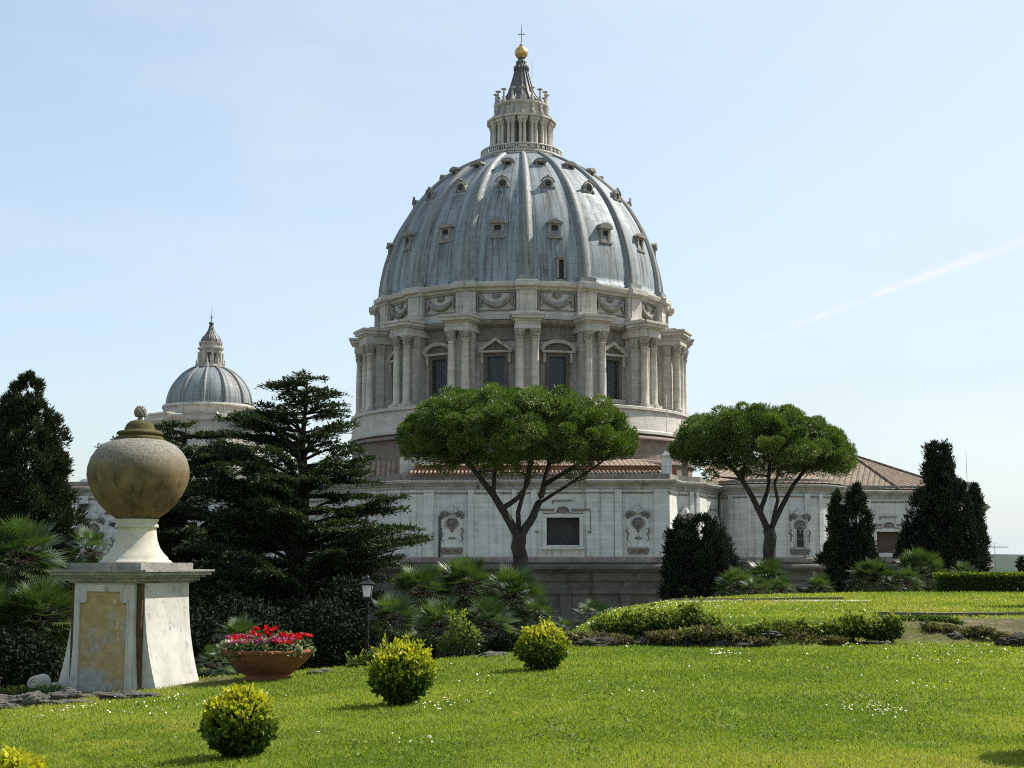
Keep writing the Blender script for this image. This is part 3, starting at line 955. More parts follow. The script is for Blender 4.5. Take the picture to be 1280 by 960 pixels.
def seg_frame(A, B):
    dx, dy = B[0] - A[0], B[1] - A[1]
    l = math.hypot(dx, dy)
    return (dx / l, dy / l), (dy / l, -dx / l), l

def wall_holes(mb, A, B, z0, z1, holes, depth=1.0, mw=0, mr=0):
    """front sheet of a wall from A to B with real openings (u0,u1,za,zb) and their reveals"""
    ux, uo, l = seg_frame(A, B)
    def p(u, z, d=0.0): return (A[0] + ux[0] * u - uo[0] * d, A[1] + ux[1] * u - uo[1] * d, z)
    cuts = sorted({0.0, l} | {h[0] for h in holes} | {h[1] for h in holes})
    for a, b in zip(cuts, cuts[1:]):
        hs = [h for h in holes if h[0] <= a + 1e-6 and h[1] >= b - 1e-6]
        if not hs:
            mb.add([p(a, z0), p(b, z0), p(b, z1), p(a, z1)], [(0, 1, 2, 3)], mw)
        else:
            h = hs[0]
            mb.add([p(a, z0), p(b, z0), p(b, h[2]), p(a, h[2])], [(0, 1, 2, 3)], mw)
            mb.add([p(a, h[3]), p(b, h[3]), p(b, z1), p(a, z1)], [(0, 1, 2, 3)], mw)
    for (a, b, c, d) in holes:
        mb.add([p(a, c), p(b, c), p(b, d), p(a, d), p(a, c, depth), p(b, c, depth), p(b, d, depth), p(a, d, depth)],
               [(0, 1, 5, 4), (1, 2, 6, 5), (2, 3, 7, 6), (3, 0, 4, 7)], mr)

ZC = 10.3                                   # underside of the attic cornice
apc, apr = (41.6, 227.0), 9.6
ap = [(apc[0] + apr * math.sin(a), apc[1] - apr * math.cos(a)) for a in np.linspace(R(-88), R(88), 25)]
pt = [W(-60, 226), W(150, 226), W(156, 236), W(400, 236), W(412, 218), W(508, 207.5), W(838, 205), W(849, 211), W(876, 213.5), W(885, 219), (ap[0][0] - 0.3, 222.6)] + ap + [(apc[0] + apr + 0.2, 236.0), W(1196, 239), W(1234, 302)]
FA, FB = pt[5], pt[6]                       # the long front facing us
RA, RB = pt[-3], pt[-2]                     # the right wing's front
holes = {}
def ufor(A, B, px):
    """distance along AB at which the photo column px meets the wall"""
    t = X(px, 1.0)
    dx, dy = B[0] - A[0], B[1] - A[1]
    k = (t * A[1] - A[0]) / (dx - t * dy)
    return k * math.hypot(dx, dy)
uw = ufor(FA, FB, 704)
holes[5] = [(uw - 2.35, uw + 2.35, 2.45, 6.35)]
uL = ufor(pt[2], pt[3], 247)
holes[2] = [(uL - 2.2, uL + 2.2, 2.3, 6.5)]
uR = ufor(RA, RB, 1112)
holes[len(pt) - 3] = [(uR - 2.15, uR + 2.15, 1.55, 5.0)]
mb = MB()
for i in range(len(pt) - 1):
    wall_holes(mb, pt[i], pt[i + 1], 0.2, ZC + 0.2, holes.get(i, []), 1.1)
wall = mb.build('attic_wall', M['attic'], church)
mb = MB()
mb.sweep([(-1, ZC), (0.05, ZC), (0.2, ZC + 0.25), (0.2, ZC + 0.5), (0.5, ZC + 0.65), (0.55, ZC + 0.8), (1.05, ZC + 0.95), (1.2, ZC + 1.2), (1.2, ZC + 1.35)], pt)
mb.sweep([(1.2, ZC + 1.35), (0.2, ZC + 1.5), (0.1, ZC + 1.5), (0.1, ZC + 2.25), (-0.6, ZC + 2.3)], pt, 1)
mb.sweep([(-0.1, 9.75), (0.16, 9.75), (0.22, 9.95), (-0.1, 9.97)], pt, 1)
mb.sweep([(-0.1, 0.75), (0.3, 0.75), (0.42, 0.5), (0.42, 0.0), (0.15, -0.05)], pt, 1)
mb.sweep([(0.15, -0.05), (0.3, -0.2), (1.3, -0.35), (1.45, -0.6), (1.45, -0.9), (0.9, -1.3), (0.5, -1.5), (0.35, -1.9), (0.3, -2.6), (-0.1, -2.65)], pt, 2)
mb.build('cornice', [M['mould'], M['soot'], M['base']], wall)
mb = MB()
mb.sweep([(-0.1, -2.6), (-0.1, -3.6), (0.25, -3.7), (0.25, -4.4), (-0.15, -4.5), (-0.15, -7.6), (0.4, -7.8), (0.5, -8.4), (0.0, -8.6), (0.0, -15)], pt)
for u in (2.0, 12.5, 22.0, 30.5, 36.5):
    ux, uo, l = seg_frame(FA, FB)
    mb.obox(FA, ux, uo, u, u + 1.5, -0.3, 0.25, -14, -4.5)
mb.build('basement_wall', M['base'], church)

# shallow pilaster strips
def strip(A, B, px0, px1, out, z0=0.8, z1=10.35):
    ux, uo, l = seg_frame(A, B)
    a, b = ufor(A, B, px0), ufor(A, B, px1)
    s_ = MB()
    s_.obox(A, ux, uo, a, b, -0.3, out, z0, z1)
    s_.build('pilaster', M['attic'], wall)
for a, b, o in ((512, 520, .12), (529, 542, .2), (546, 549, .1), (585, 592, .22), (612, 628, .16), (640, 646, .3), (664, 671, .3), (733, 749, .16), (752, 768, .1), (769, 778, .35), (818, 836, .2)):
    strip(FA, FB, a, b, o)
for a, b, o in ((424, 434, .2), (452, 470, .15), (480, 500, .2)):
    strip(pt[4], pt[5], a, b, o)
strip(pt[7], pt[8], 862, 867, .3); strip(pt[7], pt[8], 870, 874, .3)
for a, b, o in ((88, 95, .2), (97, 108, .35), (128, 140, .2)):
    strip(pt[0], pt[1], a, b, o)
for a in range(170, 400, 38):
    strip(pt[2], pt[3], a, a + 9, .3)
for a, b, o in ((1062, 1070, .2), (1084, 1090, .3), (1136, 1146, .3), (1180, 1192, .3)):
    strip(RA, RB, a, b, o)
for i, w in ((2, .5), (4, .9), (7, .9), (9, .9), (14, .9), (16, .9), (19, .7), (22, .7)):
    A, B = ap[i], ap[i + 1]
    ux, uo, l = seg_frame(A, B)
    s_ = MB()
    s_.obox(A, ux, uo, 0.05, 0.05 + w, -0.3, 0.25, 0.8, 10.35)
    s_.build('pilaster', M['attic'], wall)

def framed_window(A, B, u, w, z0, z1, pane):
    ux, uo, l = seg_frame(A, B)
    f = MB()
    q = lambda *a: f.obox(A, ux, uo, *a)
    h = w / 2
    q(u - h - 0.5, u - h, -0.4, 0.32, z0 - 0.3, z1, 0); q(u + h, u + h + 0.5, -0.4, 0.32, z0 - 0.3, z1, 0)
    q(u - h - 0.5, u + h + 0.5, -0.4, 0.34, z1, z1 + 0.45, 0)
    q(u - h - 0.75, u + h + 0.75, -0.3, 0.5, z0 - 0.62, z0 - 0.302, 0)
    for s in (-1, 1):
        a, b = sorted((u + s * (h + 0.5), u + s * (h + 1.5)))
        q(a, b, -0.3, 0.14, z1 - 1.9, z1 + 0.9, 0)
        a, b = sorted((u + s * (h + 1.2), u + s * (h + 1.65)))
        q(a, b, -0.3, 0.3, z1 - 2.2, z1 - 1.9, 1)
        a, b = sorted((u + s * (h + 1.5), u + s * (h + 1.62)))
        q(a, b, -0.3, 0.22, z1 - 1.9, z1 + 1.1, 1)
        a, b = sorted((u + s * 1.15, u + s * (h + 1.6)))
        q(a, b, -0.3, 0.3, z1 + 1.0, z1 + 1.25, 1)
        a, b = sorted((u + s * 1.15, u + s * (h + 0.5)))
        q(a, b, -0.3, 0.2, z1 + 0.452, z1 + 0.62, 1)
    # oval shell over the window
    for i in range(15):
        t0, t1 = pi * i / 15, pi * (i + 1) / 15
        pts_ = [(u + 1.15 * math.cos(t0), z1 + 0.7 + 1.0 * math.sin(t0)), (u + 1.15 * math.cos(t1), z1 + 0.7 + 1.0 * math.sin(t1))]
        f.tube([(A[0] + ux[0] * x + uo[0] * 0.2, A[1] + ux[1] * x + uo[1] * 0.2, z) for x, z in pts_], 0.17, 6, 0)
    vs = [(A[0] + ux[0] * x + uo[0] * d, A[1] + ux[1] * x + uo[1] * d, z) for x, z, d in
          [(u, z1 + 0.8, 0.05)] + [(u + 1.05 * math.cos(t), z1 + 0.72 + 0.92 * math.sin(t) * (1 if math.sin(t) > 0 else 0.15), 0.06) for t in np.linspace(0, 2 * pi, 21)[:-1]]]
    f.add(vs, [(0, 1 + i, 1 + (i + 1) % 20) for i in range(20)], 1)
    q(u - 1.5, u + 1.5, -0.3, 0.25, z1 + 2.35, z1 + 2.5, 1)
    q(u - 1.5, u - 1.38, -0.3, 0.15, z1 + 1.9, z1 + 2.35, 1)
    o = f.build('attic_window', [M['attic'], M['relief']], wall)
    p_ = MB()
    p_.obox(A, ux, uo, u - h + 0.003, u + h - 0.003, -1.0, -0.8, z0 + 0.003, z1 - 0.003, 0)
    return o, p_
def add_window(A, B, u, w, z0, z1, pane, k):
    o, p_ = framed_window(A, B, u, w, z0, z1, pane)
    p_.build('window_pane', pane, wall)
add_window(FA, FB, uw, 4.7, 2.45, 6.35, M['dark'], 0)
add_window(pt[2], pt[3], uL, 4.4, 2.3, 6.5, M['brown'], 1)
add_window(RA, RB, uR, 4.3, 1.55, 5.0, M['brown'], 2)

def niche(A, B, u, name='niche', slit=False, dz=0.0):
    """carved cartouche niche: shell hood, scrolls, tablet and bracketed sill"""
    ux, uo, l = seg_frame(A, B)
    f = MB()
    pp = lambda x, z, d: (A[0] + ux[0] * (u + x) + uo[0] * d, A[1] + ux[1] * (u + x) + uo[1] * d, z + dz)
    q = lambda x0, x1, d, z0, z1, mi=0: f.obox(A, ux, uo, u + x0, u + x1, -0.3, d, z0 + dz, z1 + dz, mi)
    q(-1.15, 1.15, 0.14, 2.2, 6.4, 1)
    q(-1.55, 1.55, 0.42, 1.55, 1.8); q(-1.35, 1.35, 0.3, 1.2, 1.55); q(-1.5, 1.5, 0.5, 1.8, 2.0)
    for s in (-1, 1):
        a, b = sorted((s * 1.15, s * 1.5)); q(a, b, 0.3, 2.2, 6.3, 1)
        f.tube([pp(s * 1.35, 6.2, .3), pp(s * 1.6, 6.7, .35), pp(s * 1.1, 7.1, .35), pp(s * 0.5, 6.9, .4)], [.16, .24, .26, .2], 6, 0)
        f.tube([pp(s * 1.35, 4.9, .3), pp(s * 1.62, 4.5, .3), pp(s * 1.35, 4.0, .3), pp(s * 1.5, 3.4, .25), pp(s * 1.3, 2.9, .25)], [.1, .16, .14, .12, .08], 6, 0)
        f.sphere(pp(s * 0.85, 6.75, .3), .3, 8, 5, 0); f.sphere(pp(s * 1.4, 7.05, .3), .22, 8, 5, 0)
        f.sphere(pp(s * 1.2, 1.4, .35), (.2, .2, .3), 6, 4, 0)
        f.tube([pp(s * 0.55, 3.35, .2), pp(s * 0.2, 3.55, .25), pp(0, 3.3, .25)], [.06, .14, .1], 6, 0)
    for i in range(7):
        t = pi * (i + .5) / 7
        f.tube([pp(0, 6.9, .3), pp(0.75 * math.cos(t), 7.2 + 0.8 * math.sin(t), .4)], [.08, .17], 6, 1)
    f.sphere(pp(0, 8.15, .3), .2, 8, 5, 1)
    for i in range(14):
        t0, t1 = 2 * pi * i / 14, 2 * pi * (i + 1) / 14
        f.tube([pp(.78 * math.cos(t0), 5.55 + .72 * math.sin(t0), .25), pp(.78 * math.cos(t1), 5.55 + .72 * math.sin(t1), .25)], .13, 5, 0)
    f.sphere(pp(0, 5.55, .1), (.62, .25, .6), 10, 6, 0)
    f.sphere(pp(0, 4.6, .2), (.22, .2, .4), 8, 5, 0)
    if slit:
        q(-0.55, 0.55, 0.2, 2.3, 5.0, 2)
        f.tube([pp(-.62, 2.3, .22), pp(-.62, 5.0, .22), pp(-.4, 5.5, .22), pp(0, 5.7, .22), pp(.4, 5.5, .22), pp(.62, 5.0, .22), pp(.62, 2.3, .22)], .1, 6, 1)
    return f.build(name, [M['relief'], M['attic'], M['dark']], wall)
niche(FA, FB, ufor(FA, FB, 565))
niche(FA, FB, ufor(FA, FB, 798))
niche(pt[7], pt[8], ufor(pt[7], pt[8], 855))
niche(pt[0], pt[1], ufor(pt[0], pt[1], 116), dz=-0.3)
A_, B_ = ap[13], ap[14]
niche(A_, B_, 0.4, 'niche_window', True)
# window bay behind the yew
u_ = ufor(pt[9], pt[10], 893)
o_, p_ = framed_window(pt[9], pt[10], u_, 1.3, 2.2, 5.6, None)
p_.build('window_pane', M['dark'], wall)
mb = MB()
ux, uo, l = seg_frame(pt[0], pt[1])
u_ = ufor(pt[0], pt[1], 103)
mb.obox(pt[0], ux, uo, u_ - 1.0, u_ + 1.0, -0.2, 0.45, 8.5, 9.2, 0); mb.obox(pt[0], ux, uo, u_ - 0.8, u_ + 0.8, 0.45, 0.47, 8.65, 9.05, 1)
mb.build('wall_slot', [M['mould'], M['dark']], wall)
mb = MB()
u_ = ufor(FA, FB, 549.5)
ux, uo, l = seg_frame(FA, FB)
mb.tube([(FA[0] + ux[0] * u_ + uo[0] * .35, FA[1] + ux[1] * u_ + uo[1] * .35, z) for z in (0.8, 6.6)], 0.16, 8)
mb.build('drainpipe', plain('verdigris_pipe', (0.03, 0.05, 0.045), 0.6), wall)

# ---------------------------------------------------------------- roofs
ZE = ZC + 2.25
mb = MB()     # lean-to tiles behind the front parapet
def quad(a, b, c, d, mi=0): mb.add([a, b, c, d], [(0, 1, 2, 3)], mi)
fy0, fy1 = 206.6, 213.0
mb.add([(X(430, 218), 219, ZE), (X(508, 208), 209.0, ZE), (X(838, 206), 206.4, ZE), (X(838, 206) - .3, 209.5, ZE + 0.75), (X(508, 209), 212, ZE + 0.75), (X(440, 220), 224, ZE + .75)], [(0, 1, 4, 5), (1, 2, 3, 4)], 0)
x0_, x1_ = X(520, 213), X(822, 213)
mb.box(x0_, x1_, 209.7, 213, ZE + 0.3, ZE + 1.45, 1)
mb.add([(x0_ - .4, 209.2, ZE + 1.46), (x1_ + .3, 209.2, ZE + 1.46), (x1_ - 2.5, 219, ZE + 3.0), (x0_, 219, ZE + 3.0)], [(0, 1, 2, 3)], 0)
mb.add([(x1_ + .3, 209.2, ZE + 1.46), (x1_ + 3.5, 219, ZE + 1.46), (x1_ - 2.5, 219, ZE + 3.0)], [(0, 1, 2)], 0)
mb.box(x0_, x1_ + 3, 213, 219, ZE - 1, ZE + 1.4, 1)
rf = mb.build('tiled_roof', [M['tile_s'], M['orange']], church)
# row of tile ends along the parapet
mb = MB()
n = 64
for i in range(n):
    x = X(512, 205.9) + (X(826, 205.9) - X(512, 205.9)) * i / (n - 1)
    mb.tube([(x, 206.3 - 0.65, ZE + 0.06), (x, 208.5, ZE + 0.55)], 0.17, 6)
mb.build('tile_edge', M['tile_s'], rf)
mb = MB()
mb.box(X(500, 214), X(545, 214), 211.5, 216, ZE - 1, ZE + 2.9, 0)
mb.taper((X(483, 216), 216.5), (9, 6), (7.5, 4), ZE + .2, ZE + 2.4, 1)
mb.build('roof_attic', [M['drum'], M['tile_s']], rf)
mb = MB()
c_ = P(834, 590, 206.6)
mb.taper((c_.x, 207.4), (1.5, 1.3), (1.3, 1.1), 11.8, 15.2); mb.taper((c_.x, 207.4), (1.7, 1.5), (1.7, 1.5), 15.2, 15.4); mb.taper((c_.x, 207.4), (1.1, 1.0), (.6, .5), 15.4, 15.9)
mb.tube([(c_.x + .1, 207.4, 15.8), (c_.x + .1, 207.4, 24.0)], .035, 5)
mb.build('chimney', M['attic'], church)
mb = MB()
mb.taper((X(859, 220), 221), (0.9, 0.9), (0.9, 0.9), 11, 16.8); mb.taper((X(859, 220), 221), (1.2, 1.2), (1.1, 1.1), 16.8, 17.1)
mb.build('flue', M['brick'], church)
# right roofs
mb = MB()
A = (59.0, 250.0, 18.6)
R1 = (32.0, 243.0, 16.3)
E0 = (31.2, 222.5, ZE - .5); E1 = (40, 228, ZE - .2); E2 = (63.6, 237.2, ZE - .55); E3 = (X(1199, 238.5), 238.4, ZE - .45); E4 = (84, 275, ZE - .4); E5 = (50, 275, ZE)
E1b = (51.6, 236.6, ZE - .5)
mb.add([R1, E0, E1b, E2, A], [(0, 1, 2), (0, 2, 3, 4)], 0)
mb.add([A, E2, E3, E4, E5, R1], [(0, 1, 2), (0, 2, 3), (0, 3, 4), (0, 4, 5)], 1)
cone = [(apr + 0.7, ZE - .6), (apr * 0.5, ZE + 1.2), (0.3, ZE + 3.0)]
mb.lathe(cone, 40, apc, 0, True, R(-100), R(200))
rr_ = mb.build('hipped_roof', [M['tile_x'], M['tile_y']], church)
mb = MB()
mb.tube([(A[0], A[1], A[2] + .05), ((A[0] + E2[0]) / 2, (A[1] + E2[1]) / 2, (A[2] + E2[2]) / 2 + .12), (E2[0], E2[1], E2[2] + .12)], 0.22, 7)
mb.tube([(A[0], A[1], A[2] + .05), (E3[0], E3[1], E3[2] + .1)], 0.2, 7)
mb.tube([(R1[0], R1[1], R1[2] + .05), (A[0], A[1], A[2] + .05)], 0.2, 7)
mb.build('ridge_tiles', M['tile_s'], rr_)
mb = MB()
d_ = P(991, 600, 226)
mb.box(d_.x - 1.5, d_.x + 1.5, 224.5, 232, 13.0, 15.0, 0); mb.box(d_.x - 0.2, d_.x + 0.9, 224.4, 224.45, 13.4, 14.7, 1)
mb.add([(d_.x - 1.8, 224.2, 15.0), (d_.x + 1.8, 224.2, 15.0), (d_.x + 1.8, 234, 16.2), (d_.x - 1.8, 234, 16.2)], [(0, 1, 2, 3)], 2)
mb.build('roof_dormer', [M['column'], M['dark'], M['tile_s']], rr_)
mb = MB()
cx_ = X(1213, 240)
mb.taper((cx_, 241), (2.0, 1.6), (2.0, 1.6), 10.5, 13.0); mb.taper((cx_, 241), (2.4, 2.0), (2.4, 2.0), 13.0, 13.3)
mb.tube([(cx_ + .3, 241, 13.3), (cx_ + .3, 241, 18.5)], .05, 5)
mb.build('chimney', M['attic'], church)
# body of the church under the roofs
mb = MB()
mb.prism([(X(-60, 226) + 1, 229), (X(150, 226), 229), (X(156, 238), 239), (X(400, 238), 239), (X(412, 221), 221), (X(508, 212), 211), (22, 208.2), (24, 214), (30, 224), (33, 236), (51, 240), (X(1196, 241) - 1, 242), (X(1234, 302) - 2, 303), (-95, 300)], -14, ZE - 1.2)
mb.build('church_body', M['mould'], church)
mb = MB()
mb.lathe([(2.6, 12), (2.6, 13.4), (2.2, 14.2), (1.3, 15.0), (.1, 15.3)], 20, (X(108, 262), 262))
mb.build('side_cupola', M['lead2'], church)
# ================================================================ GROUND
def sstep(a, b, x):
    t = np.clip((x - a) / (b - a), 0, 1)
    return t * t * (3 - 2 * t)

EDGE_X = np.array([-60, -14, -9, -6.5, -5, -3, -1, 0.0, 0.7, 1.2, 2.0, 3.2, 5.1, 7.0, 9.5, 13, 18, 60.0])
EDGE_Y = np.array([22, 22.5, 24.5, 26.2, 26.3, 26.6, 27.0, 27.6, 28.6, 31.5, 35.5, 40.5, 47.0, 51.0, 55.0, 58.0, 60.0, 62.0])

def vnoise(x, y, f, seed=0):
    """cheap smooth value noise for arrays"""
    x, y = x * f + seed * 17.3, y * f - seed * 9.1
    xi, yi = np.floor(x), np.floor(y)
    fx, fy = x - xi, y - yi
    fx, fy = fx * fx * (3 - 2 * fx), fy * fy * (3 - 2 * fy)
    def h(a, b):
        v = np.sin(a * 127.1 + b * 311.7 + seed * 74.7) * 43758.5453
        return v - np.floor(v)
    return (h(xi, yi) * (1 - fx) + h(xi + 1, yi) * fx) * (1 - fy) + (h(xi, yi + 1) * (1 - fx) + h(xi + 1, yi + 1) * fx) * fy

def bank_y(x):
    return 30.2 + 0.5 * np.sin(x * 0.7 + 1) + 0.35 * np.sin(x * 1.9)

def ground_z(x, y):
    x = np.asarray(x, float); y = np.asarray(y, float)
    h1 = -1.7 - 0.066 * np.log1p(np.exp(-x * 1.6)) / 1.6
    h1 = np.maximum(h1, -2.9)
    h2 = -1.27 + 0.0012 * (y - 30)
    by = bank_y(x)
    soft = 0.7 + 1.6 * sstep(7.5, 12, x)
    k = sstep(-soft * 0.3, soft, y - by) * sstep(0.4, 2.6, x)
    z = h1 * (1 - k) + h2 * k
    d = np.maximum(y - np.interp(x, EDGE_X, EDGE_Y), 0)
    drop = 3.0 * sstep(0, 11, d) + np.minimum(0.045 * d, 7.6)
    far = sstep(300, 900, y)
    z = z - drop * (1 - far) - 14 * far
    z = z + 0.05 * (vnoise(x, y, 0.35, 1) - 0.5) + 0.02 * (vnoise(x, y, 1.3, 2) - 0.5)
    return z

def gz(x, y): return float(ground_z(x, y))
def ground_hit(px, py):
    """distance at which the sight line through a photo pixel meets the ground"""
    Y = 9.0
    while Y < 90 and tz(py) * Y > gz(X(px, Y, py), Y): Y += 0.05
    return Y

def grid_axis(lo, hi, fine_lo, fine_hi, step, grow=1.18):
    a = list(np.arange(fine_lo, fine_hi + 1e-6, step))
    s = step
    while a[-1] < hi: s *= grow; a.append(a[-1] + s)
    s = step
    while a[0] > lo: s *= grow; a.insert(0, a[0] - s)
    return np.array(a)

gx = grid_axis(-9000, 9000, -16, 22, 0.22)
gy = grid_axis(-60, 11000, 7, 62, 0.22)
GX, GY = np.meshgrid(gx, gy)
GZ = ground_z(GX, GY)
nx_, ny_ = len(gx), len(gy)
me = bpy.data.meshes.new('ground')
me.vertices.add(nx_ * ny_)
me.vertices.foreach_set('co', np.stack([GX, GY, GZ], -1).astype(np.float32).ravel())
ii = (np.arange(ny_ - 1)[:, None] * nx_ + np.arange(nx_ - 1)[None, :]).ravel()
fq = np.stack([ii, ii + 1, ii + 1 + nx_, ii + nx_], -1).astype(np.int32)
me.loops.add(fq.size); me.loops.foreach_set('vertex_index', fq.ravel())
me.polygons.add(len(fq)); me.polygons.foreach_set('loop_start', np.arange(0, fq.size, 4, dtype=np.int32))
me.polygons.foreach_set('use_smooth', np.ones(len(fq), bool))
me.update(calc_edges=True)
def soil_mask(x, y):
    """1 where bare earth shows: the bank, the dug slope on the right, the rocky rim on the left"""
    by = bank_y(x)
    n = vnoise(x, y, 0.9, 5)
    bank = sstep(-0.35, 0.1, y - by) * (1 - sstep(0.5, 1.2, y - by)) * sstep(0.6, 1.4, x) * (0.35 + 0.45 * sstep(6, 9, x))
    dug = sstep(7.2, 8.8, x) * sstep(-0.6, 0.3, y - by + (n - 0.5) * 1.4) * (1 - sstep(3.0, 3.5, y - by))
    ed = y - np.interp(x, EDGE_X, EDGE_Y)
    rim = sstep(-2.6, -1.1, ed + (n - 0.5) * 1.6) * (1 - sstep(0.3, 2.0, x)) * (0.25 + 0.75 * (1 - sstep(-5.5, -3.5, x)))
    beyond = sstep(0.1, 1.2, ed)
    thin = 0.35 * sstep(-2.5, -0.5, y - by) * (1 - sstep(-.3, .3, y - by)) * sstep(2.5, 7, x)
    return np.clip(np.maximum.reduce([bank, dug, rim, beyond, thin]), 0, 1)
at = me.attributes.new('soil', 'FLOAT', 'POINT')
at.data.foreach_set('value', soil_mask(GX, GY).astype(np.float32).ravel())

m, nt, b, out = _mat('lawn_soil')
pos = N(nt, 'ShaderNodeNewGeometry').outputs['Position']
n1 = noisen(nt, pos, 0.55, 6, 0.65); n2 = noisen(nt, pos, 2.6, 8, 0.78); n3 = noisen(nt, pos, 40.0, 4, 0.7)
gcol = ramp(nt, n1, [(0.3, (0.105, 0.155, 0.018)), (0.5, (0.16, 0.205, 0.024)), (0.72, (0.215, 0.22, 0.045))])
gcol = mixc(nt, 0.45, gcol, ramp(nt, n3, [(0.25, 0.05), (0.75, 0.95)]), 'OVERLAY')
scol = ramp(nt, n2, [(0.32, (0.03, 0.026, 0.014)), (0.5, (0.085, 0.066, 0.04)), (0.68, (0.20, 0.155, 0.11))])
at_ = N(nt, 'ShaderNodeAttribute', attribute_name='soil')
fac = mathn(nt, 'MULTIPLY', at_.outputs['Fac'], ramp(nt, n2, [(0.25, 0.55), (0.6, 1.0)]))
nt.links.new(mixc(nt, fac, gcol, scol), b.inputs['Base Color'])
b.inputs['Roughness'].default_value = 0.95
b.inputs['Specular IOR Level'].default_value = 0.1
bump(nt, b, mathn(nt, 'ADD', n2, n3), 0.6, 0.05)
me.materials.append(m)
go = bpy.data.objects.new('ground', me); C.objects.link(go); tag(go, kind='structure')

# far hills
hx = np.linspace(-7000, 9000, 160)
mb = MB()
rows = 16
for j in range(rows):
    t = j / (rows - 1)
    for x in hx:
        ridge = 34 + 22 * noise.noise((x * 0.0006, 3.1, 0)) + 9 * noise.noise((x * 0.003, 7.7, 0)) + 3.5 * noise.noise((x * 0.012, 1.7, 0))
        bump_ = 3.0 * noise.noise((x * 0.02, t * 9, 5))
        mb.v.append((x, 900 + 5900 * t, -17 + (ridge + 17 + bump_) * min(t * 1.12, 1.0) ** 0.9))
m_ = len(hx)
for j in range(rows - 1):
    for i in range(m_ - 1):
        mb.f.append((j * m_ + i, j * m_ + i + 1, (j + 1) * m_ + i + 1, (j + 1) * m_ + i)); mb.m.append(0); mb.s.append(False)
hm = plain('wooded_hills', (0.028, 0.045, 0.028), 0.95, var=0.6, scale=0.02, spec=0.1)
tag(mb.build('hills', hm), kind='structure')

# gravel path on the crest, kerb on the right
def ribbon(name, pts, w, lift, mat, kind='structure', depth=0.0):
    mb = MB()
    n = len(pts)
    vs = []
    for i, p in enumerate(pts):
        a, c = pts[max(i - 1, 0)], pts[min(i + 1, n - 1)]
        dx, dy = c[0] - a[0], c[1] - a[1]
        l = math.hypot(dx, dy); ox, oy = -dy / l * w / 2, dx / l * w / 2
        for s in (-1, 1):
            x, y = p[0] + ox * s, p[1] + oy * s
            vs.append((x, y, gz(x, y) + lift))
    fs = [(2 * i, 2 * i + 2, 2 * i + 3, 2 * i + 1) for i in range(n - 1)]
    if depth:
        k = len(vs)
        vs += [(x, y, z - depth) for x, y, z in vs]
        for i in range(n - 1):
            fs.append((k + 2 * i, k + 2 * i + 2, 2 * i + 2, 2 * i)); fs.append((2 * i + 1, 2 * i + 3, k + 2 * i + 3, k + 2 * i + 1))
        fs.append((0, 1, k + 1, k)); e = 2 * n - 2; fs.append((e, e + k, e + k + 1, e + 1))
    mb.add(vs, fs)
    return tag(mb.build(name, mat), kind=kind)
gravel = stone('gravel', (0.36, 0.31, 0.25), (0.5, 0.45, 0.38), (0.25, 0.21, 0.16), 3.0, 0.2, rough=0.95, bs=0.6)
kerbm = stone('kerb_stone', (0.07, 0.063, 0.05), (0.14, 0.125, 0.10), (0.03, 0.03, 0.02), 1.5, 0.5, spots=0.5)
ribbon('path', [(4.9 + 0.35 * i, 45.6 + 0.30 * math.sin(i * .18) + 0.11 * i, 0) for i in range(20)], 1.3, 0.03, gravel)
ribbon('kerb', [(8.7 + 0.25 * i, 34.9 - 0.030 * i, 0) for i in range(46)], 0.28, 0.10, kerbm, depth=0.35)
ribbon('kerb', [(5.0 + 0.4 * i, 46.6 + 0.13 * i, 0) for i in range(16)], 0.22, 0.10, kerbm, depth=0.3)

# ---------------------------------------------------------------- grass and daisies
rng = np.random.default_rng(7)
def sample_lawn(n, y0, y1, power):
    u = rng.random(n)
    e = 1 - power
    y = (y0 ** e + u * (y1 ** e - y0 ** e)) ** (1 / e)
    x = (rng.random(n) * 2 - 1) * (y * 0.372 + 0.4)
    return x, y
x, y = sample_lawn(620000, 10.8, 60, 1.35)
ed = y - np.interp(x, EDGE_X, EDGE_Y)
sm = soil_mask(x, y)
keep = (ed < 0.6) & (rng.random(len(x)) > sm * 0.9)
x, y = x[keep], y[keep]
z = ground_z(x, y)
n = len(x)
sc = np.clip(y / 13.0, 0.9, 4.0)
patch = vnoise(x, y, 0.5, 11) * 0.55 + vnoise(x, y, 2.2, 12) * 0.45
big = vnoise(x, y, 0.17, 21) * 0.6 + vnoise(x, y, 0.42, 22) * 0.4
worn = (vnoise(x, y, 0.8, 23) * .6 + vnoise(x, y, 3.1, 24) * .4 < 0.27) & (rng.random(n) < 0.6)
clover = vnoise(x, y, 0.6, 25) * .6 + vnoise(x, y, 2.7, 26) * .4 > 0.70
L = (0.026 + 0.032 * rng.random(n) ** 2 + 0.020 * patch) * (0.65 + 0.35 * sc)
Wd = 0.0065 * sc * rng.uniform(0.7, 1.4, n)
d = np.stack([rng.normal(size=n) * 0.8, rng.normal(size=n) * 0.8, np.ones(n)], -1)
V = leaf_quads(np.stack([x, y, z - 0.004], -1), d, L, Wd, rng)
t = np.clip(patch * 0.55 + (big - 0.5) * 1.25 + 0.16 + rng.normal(size=n) * 0.17, 0, 1)
t = np.where(clover, t * 0.3, t)
V[worn] = V[worn][:, :1] + (V[worn] - V[worn][:, :1]) * 0.35
mg = leafm('grass_blades', [(0.10, 0.15, 0.018), (0.175, 0.225, 0.026), (0.245, 0.268, 0.038), (0.31, 0.28, 0.085)], 0.42, 0.55, 0.25)
